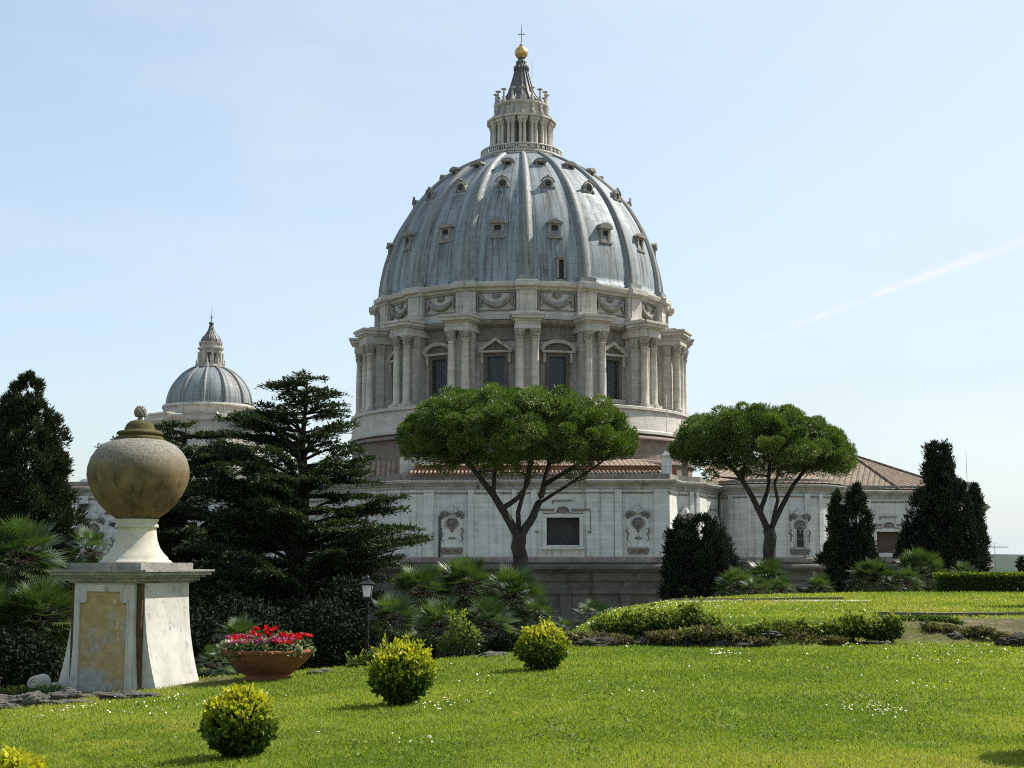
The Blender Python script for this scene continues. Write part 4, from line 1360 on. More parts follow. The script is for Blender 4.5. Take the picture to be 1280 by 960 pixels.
# broad-leaved weeds in loose patches, thickest below the bank on the right
wx, wy = [], []
for k in range(150):
    cy0 = rng.uniform(12, 29); cx0 = rng.uniform(-.37, .37) * cy0
    if k < 45: cx0, cy0 = rng.uniform(5.5, 11.5), rng.uniform(25.5, 30)
    c = rng.integers(12, 60)
    wx.append(cx0 + rng.normal(size=c) * rng.uniform(.1, .4)); wy.append(cy0 + rng.normal(size=c) * rng.uniform(.1, .5))
wx, wy = np.concatenate(wx), np.concatenate(wy)
ok = (wy - np.interp(wx, EDGE_X, EDGE_Y) < 0)
wx, wy = np.repeat(wx[ok], 4), np.repeat(wy[ok], 4)
k = len(wx)
wp = np.stack([wx, wy, ground_z(wx, wy) + .01], -1)
wd_ = np.stack([rng.normal(size=k), rng.normal(size=k), rng.uniform(.2, .9, k)], -1)
V = np.concatenate([V, leaf_quads(wp, wd_, 0.055 * rng.uniform(.6, 1.4, k), 0.026 * rng.uniform(.7, 1.3, k), rng, np.tile(np.array([0, 0, 1.0]), (k, 1)) + rng.normal(size=(k, 3)) * .3)])
t = np.concatenate([t, np.clip(rng.normal(size=k) * .15 + .12, 0, 1)])
tag(quads('grass', V, mg, tint=t), kind='stuff')

# daisies: loose drifts of little white heads
cl = [P(112, 905, 21), P(150, 912, 20), P(212, 912, 19.5), P(225, 893, 22), P(545, 893, 18), P(527, 932, 14.5), P(1090, 885, 17), P(1095, 895, 16.5), P(905, 825, 27), P(85, 912, 20.5), P(790, 870, 19), P(1140, 865, 20), P(600, 850, 22), P(300, 870, 21)]
xs, ys = [], []
for c_ in cl:
    k = rng.integers(9, 24)
    xs.append(c_.x + rng.normal(size=k) * 0.2); ys.append(c_.y + rng.normal(size=k) * 0.5)
k = 300
yy = rng.uniform(31.5, 50, k); xx = np.interp(yy, EDGE_Y[7:], EDGE_X[7:]) + rng.exponential(2.2, k) ** 1.15
xs.append(xx); ys.append(yy)
k = 40
xs.append(rng.uniform(-6, 8, k)); ys.append(rng.uniform(12, 29, k))
k = 60
xs.append(rng.uniform(6.5, 11, k)); ys.append(rng.uniform(24, 30, k))
x, y = np.concatenate(xs), np.concatenate(ys)
ok = (y - np.interp(x, EDGE_X, EDGE_Y) < 0) & (soil_mask(x, y) < 0.5)
x, y = x[ok], y[ok]
n = len(x)
r = rng.uniform(0.009, 0.017, n) * np.clip(y / 18, 1, 1.6)
ctr = np.stack([x, y, ground_z(x, y) + rng.uniform(0.045, 0.085, n)], -1)
til = rng.normal(size=(n, 3)) * 0.35 + np.array([0.2, -0.5, 1.0]); til = unit(til)
u1 = unit(np.cross(til, rng.normal(size=(n, 3)))); u2 = np.cross(til, u1)
Vs = []
for k in range(3):
    a0 = k * math.pi / 3
    e1 = u1 * math.cos(a0) + u2 * math.sin(a0); e2 = -u1 * math.sin(a0) + u2 * math.cos(a0)
    q = np.empty((n, 4, 3))
    q[:, 0] = ctr - e1 * r[:, None] + til * .001 * k; q[:, 1] = ctr + e2 * r[:, None] * .45 + til * .001 * k
    q[:, 2] = ctr + e1 * r[:, None] + til * .001 * k; q[:, 3] = ctr - e2 * r[:, None] * .45 + til * .001 * k
    Vs.append(q)
q = np.empty((n, 4, 3)); e = r[:, None] * .3; c2 = ctr + til * .006
q[:, 0] = c2 - u1 * e; q[:, 1] = c2 + u2 * e; q[:, 2] = c2 + u1 * e; q[:, 3] = c2 - u2 * e
Vs.append(q)
mi = np.concatenate([np.zeros(3 * n), np.ones(n)])
tag(quads('daisies', np.concatenate(Vs), [plain('daisy_petal', (0.8, 0.8, 0.76), 0.6, var=0.05), plain('daisy_eye', (0.6, 0.4, 0.04), 0.6)], mi=mi), kind='stuff')

# ---------------------------------------------------------------- rocks
rockm = stone('mossy_rock', (0.06, 0.057, 0.047), (0.18, 0.17, 0.145), (0.018, 0.02, 0.012), 2.5, 0.4, spots=0.6, bs=0.9, bd=0.08, freq=2.0)
darkrock = stone('dark_tufa', (0.035, 0.033, 0.024), (0.085, 0.078, 0.055), (0.012, 0.014, 0.008), 2.5, 0.4, spots=0.5, bs=0.9, bd=0.1, freq=2.0)
import bmesh
def rock(c, s, seed, mat, label, rz=0.0, group=None, rough=0.48, sub=5, name='rock'):
    bm = bmesh.new()
    bmesh.ops.create_icosphere(bm, subdivisions=sub, radius=1.0)
    off = Vector((seed * 3.7, seed * 1.9, seed * 5.3))
    ca, sa = math.cos(rz), math.sin(rz)
    for v in bm.verts:
        p = v.co.copy()
        k = 1 + rough * noise.fractal(p * 1.3 + off, 1.0, 2.0, 5) + 0.12 * rough * noise.noise(p * 9 + off)
        strat = 0.045 * math.sin(p.z * 14 + 3 * noise.noise(p * 2 + off))
        k *= 1 + strat * rough
        q = Vector((p.x * s[0], p.y * s[1], p.z * s[2])) * k
        v.co = Vector((q.x * ca - q.y * sa, q.x * sa + q.y * ca, q.z))
    me = bpy.data.meshes.new(name); bm.to_mesh(me); bm.free()
    me.materials.append(mat)
    o = bpy.data.objects.new(name, me); C.objects.link(o)
    o.location = c
    return tag(o, label, 'rock', group)
def onground(px, py, Y, dz=0.0):
    x = X(px, Y, py)
    return (x, Y, gz(x, Y) + dz)
GR = 'rocks along the lawn edge'
rock(onground(28, 885, 22.6, 0.02), (0.45, 0.3, 0.19), 1, rockm, 'long grey weathered rock at the far left rim of the lawn', 0.2, GR)
rock(onground(86, 873, 23.6, 0.03), (0.3, 0.22, 0.13), 2, rockm, 'small dark rock just left of the pedestal foot', 0.0, GR)
rock(onground(88, 884, 22.5, 0.0), (0.32, 0.2, 0.08), 3, rockm, 'flat grey stone sunk in the grass below the pedestal panel', 0.1, GR)
rock(onground(163, 876, 22.8, 0.02), (0.42, 0.25, 0.11), 4, rockm, 'low jagged grey rock below the pedestal front corner', -0.15, GR)
rock(onground(126, 868, 23.8, 0.0), (0.25, 0.2, 0.06), 5, rockm, 'thin pale stone slab flush with the soil before the pedestal', 0.3, GR)
rock(onground(862, 803, 29.95, 0.04), (1.0, 0.45, 0.24), 6, darkrock, 'broad dark boulder under the ivy in the middle of the bank', 0.05, GR, 0.45)
rock(onground(915, 806, 29.8, 0.0), (0.55, 0.4, 0.2), 17, darkrock, 'low dark boulder at the right end of the broad bank boulder', -0.2, GR, 0.4)
rock(onground(742, 806, 29.6, 0.03), (0.48, 0.35, 0.15), 7, darkrock, 'low dark rock at the left end of the lawn bank', 0.1, GR)
rock(onground(1272, 800, 29.6, 0.03), (0.42, 0.4, 0.22), 8, darkrock, 'dark rock on the bare soil at the right edge of the garden', 0.0, GR)
rock(onground(1195, 791, 30.6, 0.0), (0.16, 0.14, 0.09), 9, rockm, 'small grey stone on the bare soil left of the dark rock', 0.4, GR)
rock(onground(1160, 788, 31.0, 0.0), (0.18, 0.15, 0.07), 10, rockm, 'pale stone at the foot of the ivy on the bare soil', 0.1, GR)
rock(onground(1092, 798, 29.8, 0.0), (0.4, 0.25, 0.09), 11, darkrock, 'flat dark root-like rock below the tallest ivy mound', 0.12, GR)
rock(onground(965, 806, 29.8, 0.0), (0.3, 0.25, 0.07), 12, rockm, 'small flat brown stone between two ivy patches of the bank', 0.1, GR)
rock(onground(620, 817, 27.2, 0.0), (0.3, 0.2, 0.09), 13, rockm, 'small stone by the leggy shrub at the lawn edge', 0.1, GR)
rock(onground(405, 838, 25.6, 0.0), (0.3, 0.2, 0.06), 14, rockm, 'pale flat stone on the grass right of the terracotta bowl', 0.1, GR)

# ---------------------------------------------------------------- trees
barkd = stone('dark_bark', (0.028, 0.022, 0.017), (0.065, 0.05, 0.038), (0.012, 0.01, 0.008), 4.0, 0.7, bs=1.0, bd=0.05, freq=5)
barkp = stone('pine_bark', (0.034, 0.028, 0.024), (0.085, 0.07, 0.06), (0.014, 0.012, 0.010), 2.2, 0.7, bs=1.0, bd=0.08, freq=4)
L_pine = leafm('pine_needles', [(0.022, 0.045, 0.010), (0.048, 0.088, 0.015), (0.092, 0.145, 0.022), (0.155, 0.20, 0.036)], 0.25, 0.5)
L_cedar = leafm('cedar_needles', [(0.010, 0.019, 0.009), (0.022, 0.039, 0.017), (0.042, 0.066, 0.026), (0.07, 0.092, 0.034)], 0.15, 0.55)
L_cyp = leafm('cypress_sprays', [(0.008, 0.014, 0.008), (0.014, 0.023, 0.011), (0.022, 0.034, 0.014), (0.05, 0.052, 0.026)], 0.08, 0.6)
L_jun = leafm('juniper_sprays', [(0.012, 0.020, 0.009), (0.022, 0.034, 0.013), (0.036, 0.05, 0.018), (0.06, 0.068, 0.024)], 0.12, 0.6)

def bez(a, b, c, d, n):
    out_ = []
    for i in range(n + 1):
        t = i / n
        out_.append(a * (1 - t) ** 3 + b * 3 * t * (1 - t) ** 2 + c * 3 * t * t * (1 - t) + d * t ** 3)
    return out_

def umbrella_pine(label, Y, base_px, limbs, top, bot, seed, n_cl, per, ll):
    """limbs: lists of photo columns/rows with a depth offset; top/bot: outline of the crown as (px,py)"""
    rng = np.random.default_rng(seed); rd = random.Random(seed)
    bx = X(base_px, Y)
    root = empty('umbrella_pine', (bx, Y, gz(bx, Y) - 0.1), label, 'tree', 'umbrella pines in front of the basilica')
    tb = MB()
    nodes = []
    for path, r0, r1 in limbs:
        pts = []
        for (px, py, dy) in path:
            p = P(px, py, Y + dy); pts.append(p)
        # subdivide for a natural wobble
        fine = []
        for i in range(len(pts) - 1):
            for k in range(4):
                t = k / 4
                q = pts[i].lerp(pts[i + 1], t)
                fine.append(q + Vector((rd.uniform(-1, 1), rd.uniform(-1, 1), 0)) * r1 * 0.25)
        fine.append(pts[-1])
        n = len(fine)
        tb.tube(fine, [r0 + (r1 - r0) * i / (n - 1) for i in range(n)], 10)
        nodes += [(fine[i], r0 + (r1 - r0) * i / (n - 1)) for i in range(n) if r0 < 0.5 * limbs[0][1] or i > n // 2]
    tx = np.array([p[0] for p in top]); ty = np.array([p[1] for p in top])
    bxx = np.array([p[0] for p in bot]); by = np.array([p[1] for p in bot])
    x0, x1 = tx.min(), tx.max()
    cxp, hw = (x0 + x1) / 2, (x1 - x0) / 2
    inset = 0.94
    W_ = X(640 + hw, Y)
    cents, rads, tt = [], [], []
    while len(cents) < n_cl:
        px = rd.uniform(x0, x1); k = (px - cxp) / hw * 1.0
        dmax = math.sqrt(max(1 - k * k, 0)) * W_ * 0.95
        dy = rd.uniform(-dmax, dmax)
        q = math.sqrt(k * k + (dy / (W_ * 0.95)) ** 2)
        if q > 1: continue
        # a clump at plan radius q takes the outline height at that radius
        pe = cxp + math.copysign(q, k) * hw if abs(k) > 0.05 else cxp + (q if rd.random() < .5 else -q) * hw
        zt = tz(float(np.interp(pe, tx, ty))) * Y; zb = tz(float(np.interp(pe, bxx, by))) * Y
        f = rd.random()
        f = 1 - f * f * 0.85 if rd.random() < 0.8 else rd.random()
        zz = zb + (zt - zb) * f
        cents.append((X(cxp + (px - cxp) * inset, Y), Y + dy * inset, zz)); rads.append(rd.uniform(0.26, 0.66) * (Y / 75))
        tt.append(0.25 + 0.6 * rd.random())
    cents = np.array(cents); rads = np.array(rads); tt = np.array(tt)
    rads_z = rads
    cents[:, 2] += -rads * 0.6 + rng.normal(size=len(rads)) * 0.22 * (Y / 75)
    for i in rng.choice(len(cents), 210, replace=False):
        c_ = Vector(cents[i])
        best = min(nodes, key=lambda nd: (nd[0] - c_).length + (3 if nd[0].z > c_.z else 0))
        a = best[0]; v = c_ - a
        up = Vector((0, 0, 1))
        pts = bez(a, a + v * 0.35 + up * 0.1, a + v * 0.7 - up * v.length * 0.06, c_, 5)
        r = min(best[1] * 0.6, 0.05 + 0.022 * v.length)
        tb.tube(pts, [r * (1 - 0.75 * k / 5) for k in range(6)], 6)
    tb.build('trunk', barkp, root)
    V, t = clumps(cents, rads, per, ll, ll * 0.2, rng, up=0.6, out=1.0, rnd=0.4, squash=0.7, shell=0.6, tvar=0.16, base_t=tt)
    quads('crown', V, L_pine, root, tint=t)
    return root

umbrella_pine('large umbrella pine with a broad flat crown in front of the dome drum', 75, 650,
    [([(652, 800, 0), (650, 740, 0), (649, 700, 0), (649, 668, 0)], 0.50, 0.36),
     ([(649, 672, 0), (630, 640, -.2), (612, 612, -.4), (590, 585, -.8), (566, 560, -1.2)], 0.24, 0.08),
     ([(649, 672, 0), (667, 645, .3), (679, 612, .5), (686, 580, .9), (700, 550, 1.2)], 0.24, 0.08),
     ([(648, 668, 0), (648, 640, .8), (656, 610, 1.4), (662, 575, 2.0)], 0.15, 0.06),
     ([(628, 636, -.2), (648, 622, 0), (660, 605, -.3), (666, 570, -.8)], 0.15, 0.06),
     ([(617, 618, -.4), (618, 590, -.2), (628, 560, .4)], 0.13, 0.06),
     ([(682, 605, .5), (715, 585, .2), (750, 562, -.4)], 0.13, 0.05),
     ([(672, 630, .3), (720, 600, -.8), (765, 568, -1.6)], 0.10, 0.04)],
    [(494, 553), (503, 528), (520, 512), (545, 497), (575, 490), (620, 486), (660, 487), (700, 490), (735, 497), (762, 504), (782, 522), (796, 548)],
    [(494, 560), (520, 572), (560, 584), (610, 590), (650, 592), (700, 588), (740, 582), (775, 570), (796, 556)],
    11, 460, 520, 0.19)
umbrella_pine('smaller umbrella pine with a rounded crown in front of the tiled roof', 100, 963,
    [([(966, 790, 0), (965, 740, 0), (964, 700, 0), (961, 662, 0)], 0.52, 0.42),
     ([(961, 665, 0), (945, 630, -.2), (928, 600, -.4), (905, 572, -.8), (885, 555, -1)], 0.24, 0.08),
     ([(962, 664, 0), (978, 632, .3), (992, 606, .6), (1012, 580, 1.0), (1035, 562, 1.2)], 0.22, 0.07),
     ([(950, 640, 0), (960, 612, .8), (962, 580, 1.2), (960, 555, 2.0)], 0.18, 0.07),
     ([(966, 652, .3), (972, 625, -.3), (968, 604, -1), (980, 575, -1.8)], 0.14, 0.07),
     ([(928, 600, -.4), (931, 575, .3), (940, 555, .6)], 0.15, 0.07)],
    [(842, 552), (852, 530), (870, 521), (900, 515), (930, 510), (960, 509), (990, 513), (1020, 520), (1045, 537), (1066, 562)],
    [(842, 562), (862, 580), (890, 592), (930, 594), (970, 596), (1005, 590), (1040, 584), (1066, 572)],
    12, 400, 460, 0.23)

def cedar(label, Y, px, py_top, spec, seed, twig=1.0):
    """spec: rows of (photo row, left reach px, right reach px); flat tiers of needles on long level limbs"""
    rng = np.random.default_rng(seed); rd = random.Random(seed)
    x0 = X(px, Y); zb = gz(x0, Y) - 0.1
    root = empty('cedar', (x0, Y, zb), label, 'tree', 'dark cedars behind the flower bowl')
    zt = tz(py_top) * Y
    rows = np.array([s[0] for s in spec]); lf = np.array([s[1] for s in spec]); rt = np.array([s[2] for s in spec])
    tb = MB()
    n = 16
    trunk = [Vector((x0 + 0.06 * math.sin(i * 1.3), Y + 0.05 * math.cos(i * 1.7), zb + (zt - 0.15 - zb) * i / n)) for i in range(n + 1)]
    tb.tube(trunk, [0.30 * (1 - i / n) ** 0.8 + 0.015 for i in range(n + 1)], 10)
    P_, D_, T_, Ln = [], [], [], []
    nb = 200
    for bi in range(nb):
        f = (bi + rd.random()) / nb
        py = rows[0] + (rows[-1] - rows[0]) * f ** 0.95
        z = tz(py) * Y
        az = rd.uniform(0, 2 * pi)
        sx = math.cos(az)
        reach = (np.interp(py, rows, rt) if sx > 0 else np.interp(py, rows, lf)) / FPX * Y
        avg = (np.interp(py, rows, rt) + np.interp(py, rows, lf)) / 2 / FPX * Y
        ln = (reach * abs(sx) + min(avg, reach) * (1 - abs(sx))) * rd.choice((rd.uniform(.5, .8), rd.uniform(.75, 1.04), rd.uniform(.75, 1.04)))
        ln = max(ln, 0.25)
        swept = rd.random() < 0.6 and f > 0.06
        rise = rd.uniform(0.28, 0.6) if swept else rd.uniform(-0.02, 0.2)
        d = Vector((math.cos(az), math.sin(az), 0))
        base = Vector((x0, Y, max(z - ln * rise, zb + .4)))
        k1, k2, k3 = (0.55, 1.0, 0.98) if swept else (0.5, 1.1, 0.8)
        pts = bez(base, base + d * ln * 0.3 + Vector((0, 0, ln * rise * k1)), base + d * ln * 0.62 + Vector((0, 0, ln * rise * k2)), base + d * ln + Vector((0, 0, ln * rise * k3)), 7)
        t_in = 0.36 if swept else 0.18
        r0 = 0.02 + 0.022 * ln
        tb.tube(pts, [r0 * (1 - 0.85 * k / 7) for k in range(8)], 6)
        side = Vector((-d.y, d.x, 0))
        nt_ = max(6, int(ln * 17 * twig))
        for k in range(nt_):
            t = t_in + (1 - t_in) * (k + rd.random()) / nt_
            i = min(int(t * 7), 6); q = pts[i].lerp(pts[i + 1], t * 7 - i)
            s = 1 if k % 2 else -1
            tl = (0.22 + 0.30 * ln * (1 - t) + 0.1) * rd.uniform(0.6, 1.15)
            td = (side * s * rd.uniform(0.6, 1.0) + d * rd.uniform(0.4, 0.9)).normalized()
            m_ = max(6, int(tl * 34))
            for j in range(m_):
                u = (j + rd.random()) / m_
                sag = -0.10 * u * u * tl
                P_.append((q.x + td.x * tl * u + rd.gauss(0, .035), q.y + td.y * tl * u + rd.gauss(0, .035), q.z + sag + rd.gauss(0, .035)))
                D_.append((td.x + rd.gauss(0, .7), td.y + rd.gauss(0, .7), 0.35 + rd.gauss(0, .4)))
                T_.append(min(1, max(0, 0.25 + 0.45 * u * rd.random() + rd.gauss(0.05, .16))))
    tb.build('trunk', barkd, root)
    p = np.array(P_); d = np.array(D_)
    m_ = len(p)
    nrm = np.stack([rng.normal(size=m_) * .5, rng.normal(size=m_) * .5, np.ones(m_)], -1)
    V = leaf_quads(p, d, 0.16 * rng.uniform(.7, 1.3, m_), 0.05 * rng.uniform(.8, 1.4, m_), rng, nrm)
    quads('crown', V, L_cedar, root, tint=np.array(T_))
    return root

cedar('tall spreading cedar with level tiers between the urn and the basilica wall', 47, 378, 464,
      [(468, 14, 16), (485, 52, 48), (500, 40, 52), (525, 110, 66), (560, 155, 92), (600, 165, 112), (640, 170, 140), (672, 180, 168), (700, 178, 150), (740, 175, 105), (790, 160, 80), (850, 150, 60)], 21)
cedar('lower cedar half hidden behind the stone urn', 52, 226, 522,
      [(526, 18, 20), (540, 70, 70), (555, 105, 90), (580, 80, 95), (620, 100, 100), (660, 100, 110), (700, 90, 110), (760, 80, 110), (840, 80, 100)], 22)

def conifer(name, label, cat, Y, spires, seed, mat, n_cl, per, lean=0.0, group=None, cr=(0.3, 0.55), ll=0.26, up=1.0, base_y=None, full=0.8):
    """spires: (px, py_top, half width px at the base, py_base, exponent)"""
    rng = np.random.default_rng(seed); rd = random.Random(seed)
    px0 = spires[0][0]
    x0 = X(px0, Y); zb = gz(x0, Y) - 0.05
    root = empty(name, (x0, Y, zb), label, cat, group)
    tb = MB()
    cents, rads = [], []
    wsum = sum(s[2] * (s[3] - s[1]) for s in spires)
    for (px, pt_, hw, pb, ex) in spires:
        zt = tz(pt_) * Y; zl = tz(pb) * Y; w = hw / FPX * Y
        xc = X(px, Y)
        tb.tube([(x0, Y, zb), (xc, Y, zl + (zt - zl) * .2), (xc, Y, zt - (zt - zl) * .08)], [0.16, 0.1, 0.02], 7)
        m_ = int(n_cl * hw * (pb - pt_) / wsum)
        for i in range(m_):
            f = 1 - rd.random() ** 0.75          # 0 = bottom, 1 = top
            prof = (1 - f) ** ex * (1 - 0.25 * (1 - f) ** 6)
            rr = w * max(prof, 0.04) * (1 - 0.65 * rd.random() ** 2.2) * rd.choice((0.82, 0.95, 1.0, 1.05, 1.22))
            a = rd.uniform(0, 2 * pi)
            rc = rd.uniform(*cr) * (0.35 + 0.65 * min(1, prof * 1.6))
            rr = max(rr - rc * 0.6, 0.0)
            cents.append((xc + rr * math.cos(a), Y + rr * math.sin(a) * full, zl + (zt - zl) * f - rc * .5)); rads.append(rc)
    tb.build('trunk', barkd, root)
    cents = np.array(cents); rads = np.array(rads)
    m_ = len(cents); idx = np.repeat(np.arange(m_), per); n = len(idx)
    u = ball(n, rng)
    rr = rads[idx] * (0.15 + 0.85 * rng.random(n))
    axis = np.array([x0, Y, 0])
    rad_dir = cents - axis; rad_dir[:, 2] = 0; rad_dir = unit(rad_dir)
    off = u * rr[:, None] * np.array([0.75, 0.75, 1.15]) + rad_dir[idx] * (rr * .35)[:, None]
    p = cents[idx] + off
    d = u * 0.55 + rad_dir[idx] * 0.55 + rng.normal(size=(n, 3)) * .35 + np.array([0, 0, up])
    V = leaf_quads(p, d, ll * rng.uniform(.6, 1.3, n), ll * 0.28 * rng.uniform(.7, 1.3, n), rng)
    bt = rng.random(m_)
    t = np.clip(0.15 + 0.5 * bt[idx] + rng.normal(size=n) * .15, 0, 1)
    quads('crown', V, mat, root, tint=t)
    return root

conifer('juniper', 'tall dark juniper with ragged tips at the left edge of the garden', 'tree', 46, [(26, 468, 100, 830, 0.55), (-35, 500, 70, 800, .5), (52, 520, 46, 760, .5), (5, 490, 40, 780, .4)], 31, L_jun, 1150, 150, cr=(0.2, .4), ll=0.16, up=.7)
conifer('cypress', 'largest dark cypress with several tips at the right end of the basilica', 'tree', 88, [(1171, 553, 15, 680, .2), (1184, 547, 15, 690, .2), (1180, 585, 58, 750, .42), (1219, 606, 17, 740, .25), (1140, 660, 22, 745, .3), (1212, 640, 27, 745, .25)], 32, L_cyp, 1150, 120, cr=(0.3, .5), ll=0.26, up=1.0, group='dark cypresses in front of the basilica')
conifer('cypress', 'dark two-tipped cypress between the palms and the niche wall', 'tree', 84, [(1072, 604, 24, 760, .3), (1050, 612, 20, 760, .35), (1042, 680, 20, 700, .5), (1070, 660, 34, 765, .25)], 33, L_cyp, 520, 120, cr=(0.25, .42), ll=0.25, up=1.0, group='dark cypresses in front of the basilica')
conifer('yew', 'rounded black-green yew in front of the basilica corner', 'tree', 80, [(873, 645, 44, 765, .22), (855, 650, 28, 765, .2), (899, 664, 30, 765, .25), (850, 680, 22, 765, .2)], 34, L_cyp, 640, 120, cr=(0.3, .45), ll=0.24, up=.8)

# ---------------------------------------------------------------- fan palms
L_palm = leafm('palm_fans', [(0.016, 0.034, 0.011), (0.034, 0.064, 0.018), (0.07, 0.112, 0.03), (0.16, 0.18, 0.075)], 0.25, 0.42, 0.45)
palmtrunk = stone('palm_fibre', (0.05, 0.038, 0.026), (0.1, 0.08, 0.055), (0.02, 0.016, 0.012), 6.0, 0.5, bs=1.0, freq=4)
def fan_palm(label, px, py, Y, rpx, nf, seed, group, lo=-0.75):
    rd = random.Random(seed)
    c_ = P(px, py, Y); rad = rpx / FPX * Y
    zb = gz(c_.x, Y)
    root = empty('fan_palm', (c_.x, Y, zb - .05), label, 'palm', group)
    tb = MB()
    if c_.z - zb > 0.25:
        k = 8
        tb.tube([(c_.x + .03 * math.sin(i), Y + .03 * math.cos(i * 2), zb - .05 + (c_.z - zb + .05) * i / k) for i in range(k + 1)], [0.12 + .02 * (i % 2) for i in range(k + 1)], 9)
    Q, T = [], []
    nf = int(nf * 1.6)
    for f in range(nf):
        az = f * 2.39996 + rd.uniform(-.25, .25)
        s = 1 - (f + rd.random()) / nf * (1 - lo)
        el = math.asin(max(-1, min(1, s)))
        d = Vector((math.cos(az) * math.cos(el), math.sin(az) * math.cos(el), math.sin(el)))
        pl = rad * rd.uniform(0.42, 0.62)
        hub = c_ + d * pl
        tb.tube([c_, c_ + d * pl * .6 + Vector((0, 0, rad * .03)), hub], [0.016 * rad, 0.012 * rad, 0.009 * rad], 4)
        side = d.cross(Vector((0, 0, 1)))
        side = side.normalized() if side.length > .1 else Vector((1, 0, 0))
        side = (side + Vector((rd.gauss(0, .25), rd.gauss(0, .25), rd.gauss(0, .25)))).normalized()
        nrm = side.cross(d).normalized()
        fl = rad * rd.uniform(0.46, 0.62)
        nl = 26
        old = rd.random() * .5 + (0.3 if s < -0.1 and rd.random() < .5 else 0.0)
        for k in range(nl):
            a = (k / (nl - 1) * 2 - 1) * 1.75
            v = (d * math.cos(a) + side * math.sin(a) + nrm * 0.18 * abs(math.sin(a))).normalized()
            w = (side * math.cos(a) - d * math.sin(a)).normalized()
            l = fl * (1 - 0.28 * (abs(a) / 1.75) ** 2) * rd.uniform(.9, 1.05)
            wd = l * 0.034
            droop = l * rd.uniform(.03, .16)
            p0 = hub; p1 = hub + v * l * .55; p2 = hub + v * l - Vector((0, 0, droop))
            fold = nrm * wd * .35
            Q.append((p0, p1 + w * wd, p2, p1 - fold * .5)); T.append(min(1, max(0, old * .9 + .15 + rd.gauss(0, .08))))
            Q.append((p0, p1 - fold * .5, p2, p1 - w * wd)); T.append(min(1, max(0, old * .9 + .22 + rd.gauss(0, .08))))
    tb.build('trunk', palmtrunk, root)
    quads('fronds', np.array([[tuple(p) for p in q] for q in Q]), L_palm, root, tint=np.array(T))
    return root
G1 = 'fan palms in the central clump'
for i, (px, py, Y, r, nf, lab) in enumerate([
    (526, 742, 41, 42, 34, 'fan palm at the back left of the central clump'),
    (580, 738, 42, 46, 40, 'tallest fan palm in the middle of the central clump'),
    (641, 748, 40, 45, 38, 'fan palm with a full crown at the right of the central clump'),
    (492, 775, 38, 38, 30, 'low fan palm beside the lamp post'),
    (550, 785, 37, 42, 30, 'dark low fan palm at the foot of the central clump'),
    (610, 785, 37, 42, 32, 'low fan palm under the tallest palm'),
    (672, 772, 39, 30, 24, 'small fan palm at the right end of the central clump')]):
    fan_palm(lab, px, py, Y, r, nf, 100 + i, G1)
G2 = 'fan palms below the basilica wall on the right'
for i, (px, py, Y, r, nf, lab) in enumerate([
    (922, 740, 66, 25, 26, 'pale fan palm next to the rounded yew'),
    (958, 730, 68, 27, 30, 'taller fan palm under the smaller pine'),
    (945, 745, 64, 20, 20, 'low fan palm in front of the taller one under the smaller pine'),
    (977, 742, 66, 18, 18, 'yellowing small fan palm right of the smaller pine trunk'),
    (1024, 742, 66, 20, 22, 'small round fan palm left of the two-tipped cypress'),
    (1092, 730, 66, 27, 30, 'full fan palm in front of the two-tipped cypress'),
    (1150, 722, 68, 29, 30, 'tall fan palm in front of the largest cypress'),
    (1133, 733, 65, 20, 20, 'lower fan palm beside the tall one before the largest cypress'),
    (1205, 722, 70, 16, 18, 'small fan palm rising behind the hedge')]):
    fan_palm(lab, px, py - 3, Y, r * 1.25, int(nf * 1.2), 200 + i, G2, -0.5)
G3 = 'fan palms around the pedestal'
for i, (px, py, Y, r, nf, lab) in enumerate([
    (26, 700, 30, 60, 46, 'large fan palm with drooping pale fans below the juniper'),
    (52, 775, 29, 58, 46, 'fan palm close to the left side of the pedestal'),
    (-6, 785, 29, 60, 40, 'fan palm cut off by the left edge of the garden view'),
    (112, 690, 33, 34, 24, 'bright fan palm peeping out behind the urn foot'),
    (300, 800, 30, 34, 26, 'dark fan palm behind the terracotta bowl'),
    (268, 830, 29, 30, 20, 'low dark fan palm between the pedestal and the bowl'),
    (742, 775, 36, 30, 22, 'low fan palm below the lawn crest beside the basement wall'),
    (705, 788, 34, 20, 16, 'tiny fan palm at the left end of the lawn crest')]):
    fan_palm(lab, px, py, Y, r, nf, 300 + i, G3, -0.95)
# ================================================================ SHRUBS
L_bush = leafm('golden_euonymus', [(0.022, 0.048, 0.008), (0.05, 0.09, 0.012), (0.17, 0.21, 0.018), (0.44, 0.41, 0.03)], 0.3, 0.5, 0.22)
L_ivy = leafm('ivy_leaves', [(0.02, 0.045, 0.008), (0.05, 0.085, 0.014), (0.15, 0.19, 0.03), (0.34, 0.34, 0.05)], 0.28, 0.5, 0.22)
L_dark = leafm('laurel_leaves', [(0.006, 0.011, 0.005), (0.011, 0.018, 0.008), (0.018, 0.028, 0.011)], 0.08, 0.75, 0.12)
twigm = plain('twigs', (0.05, 0.04, 0.028), 0.8)

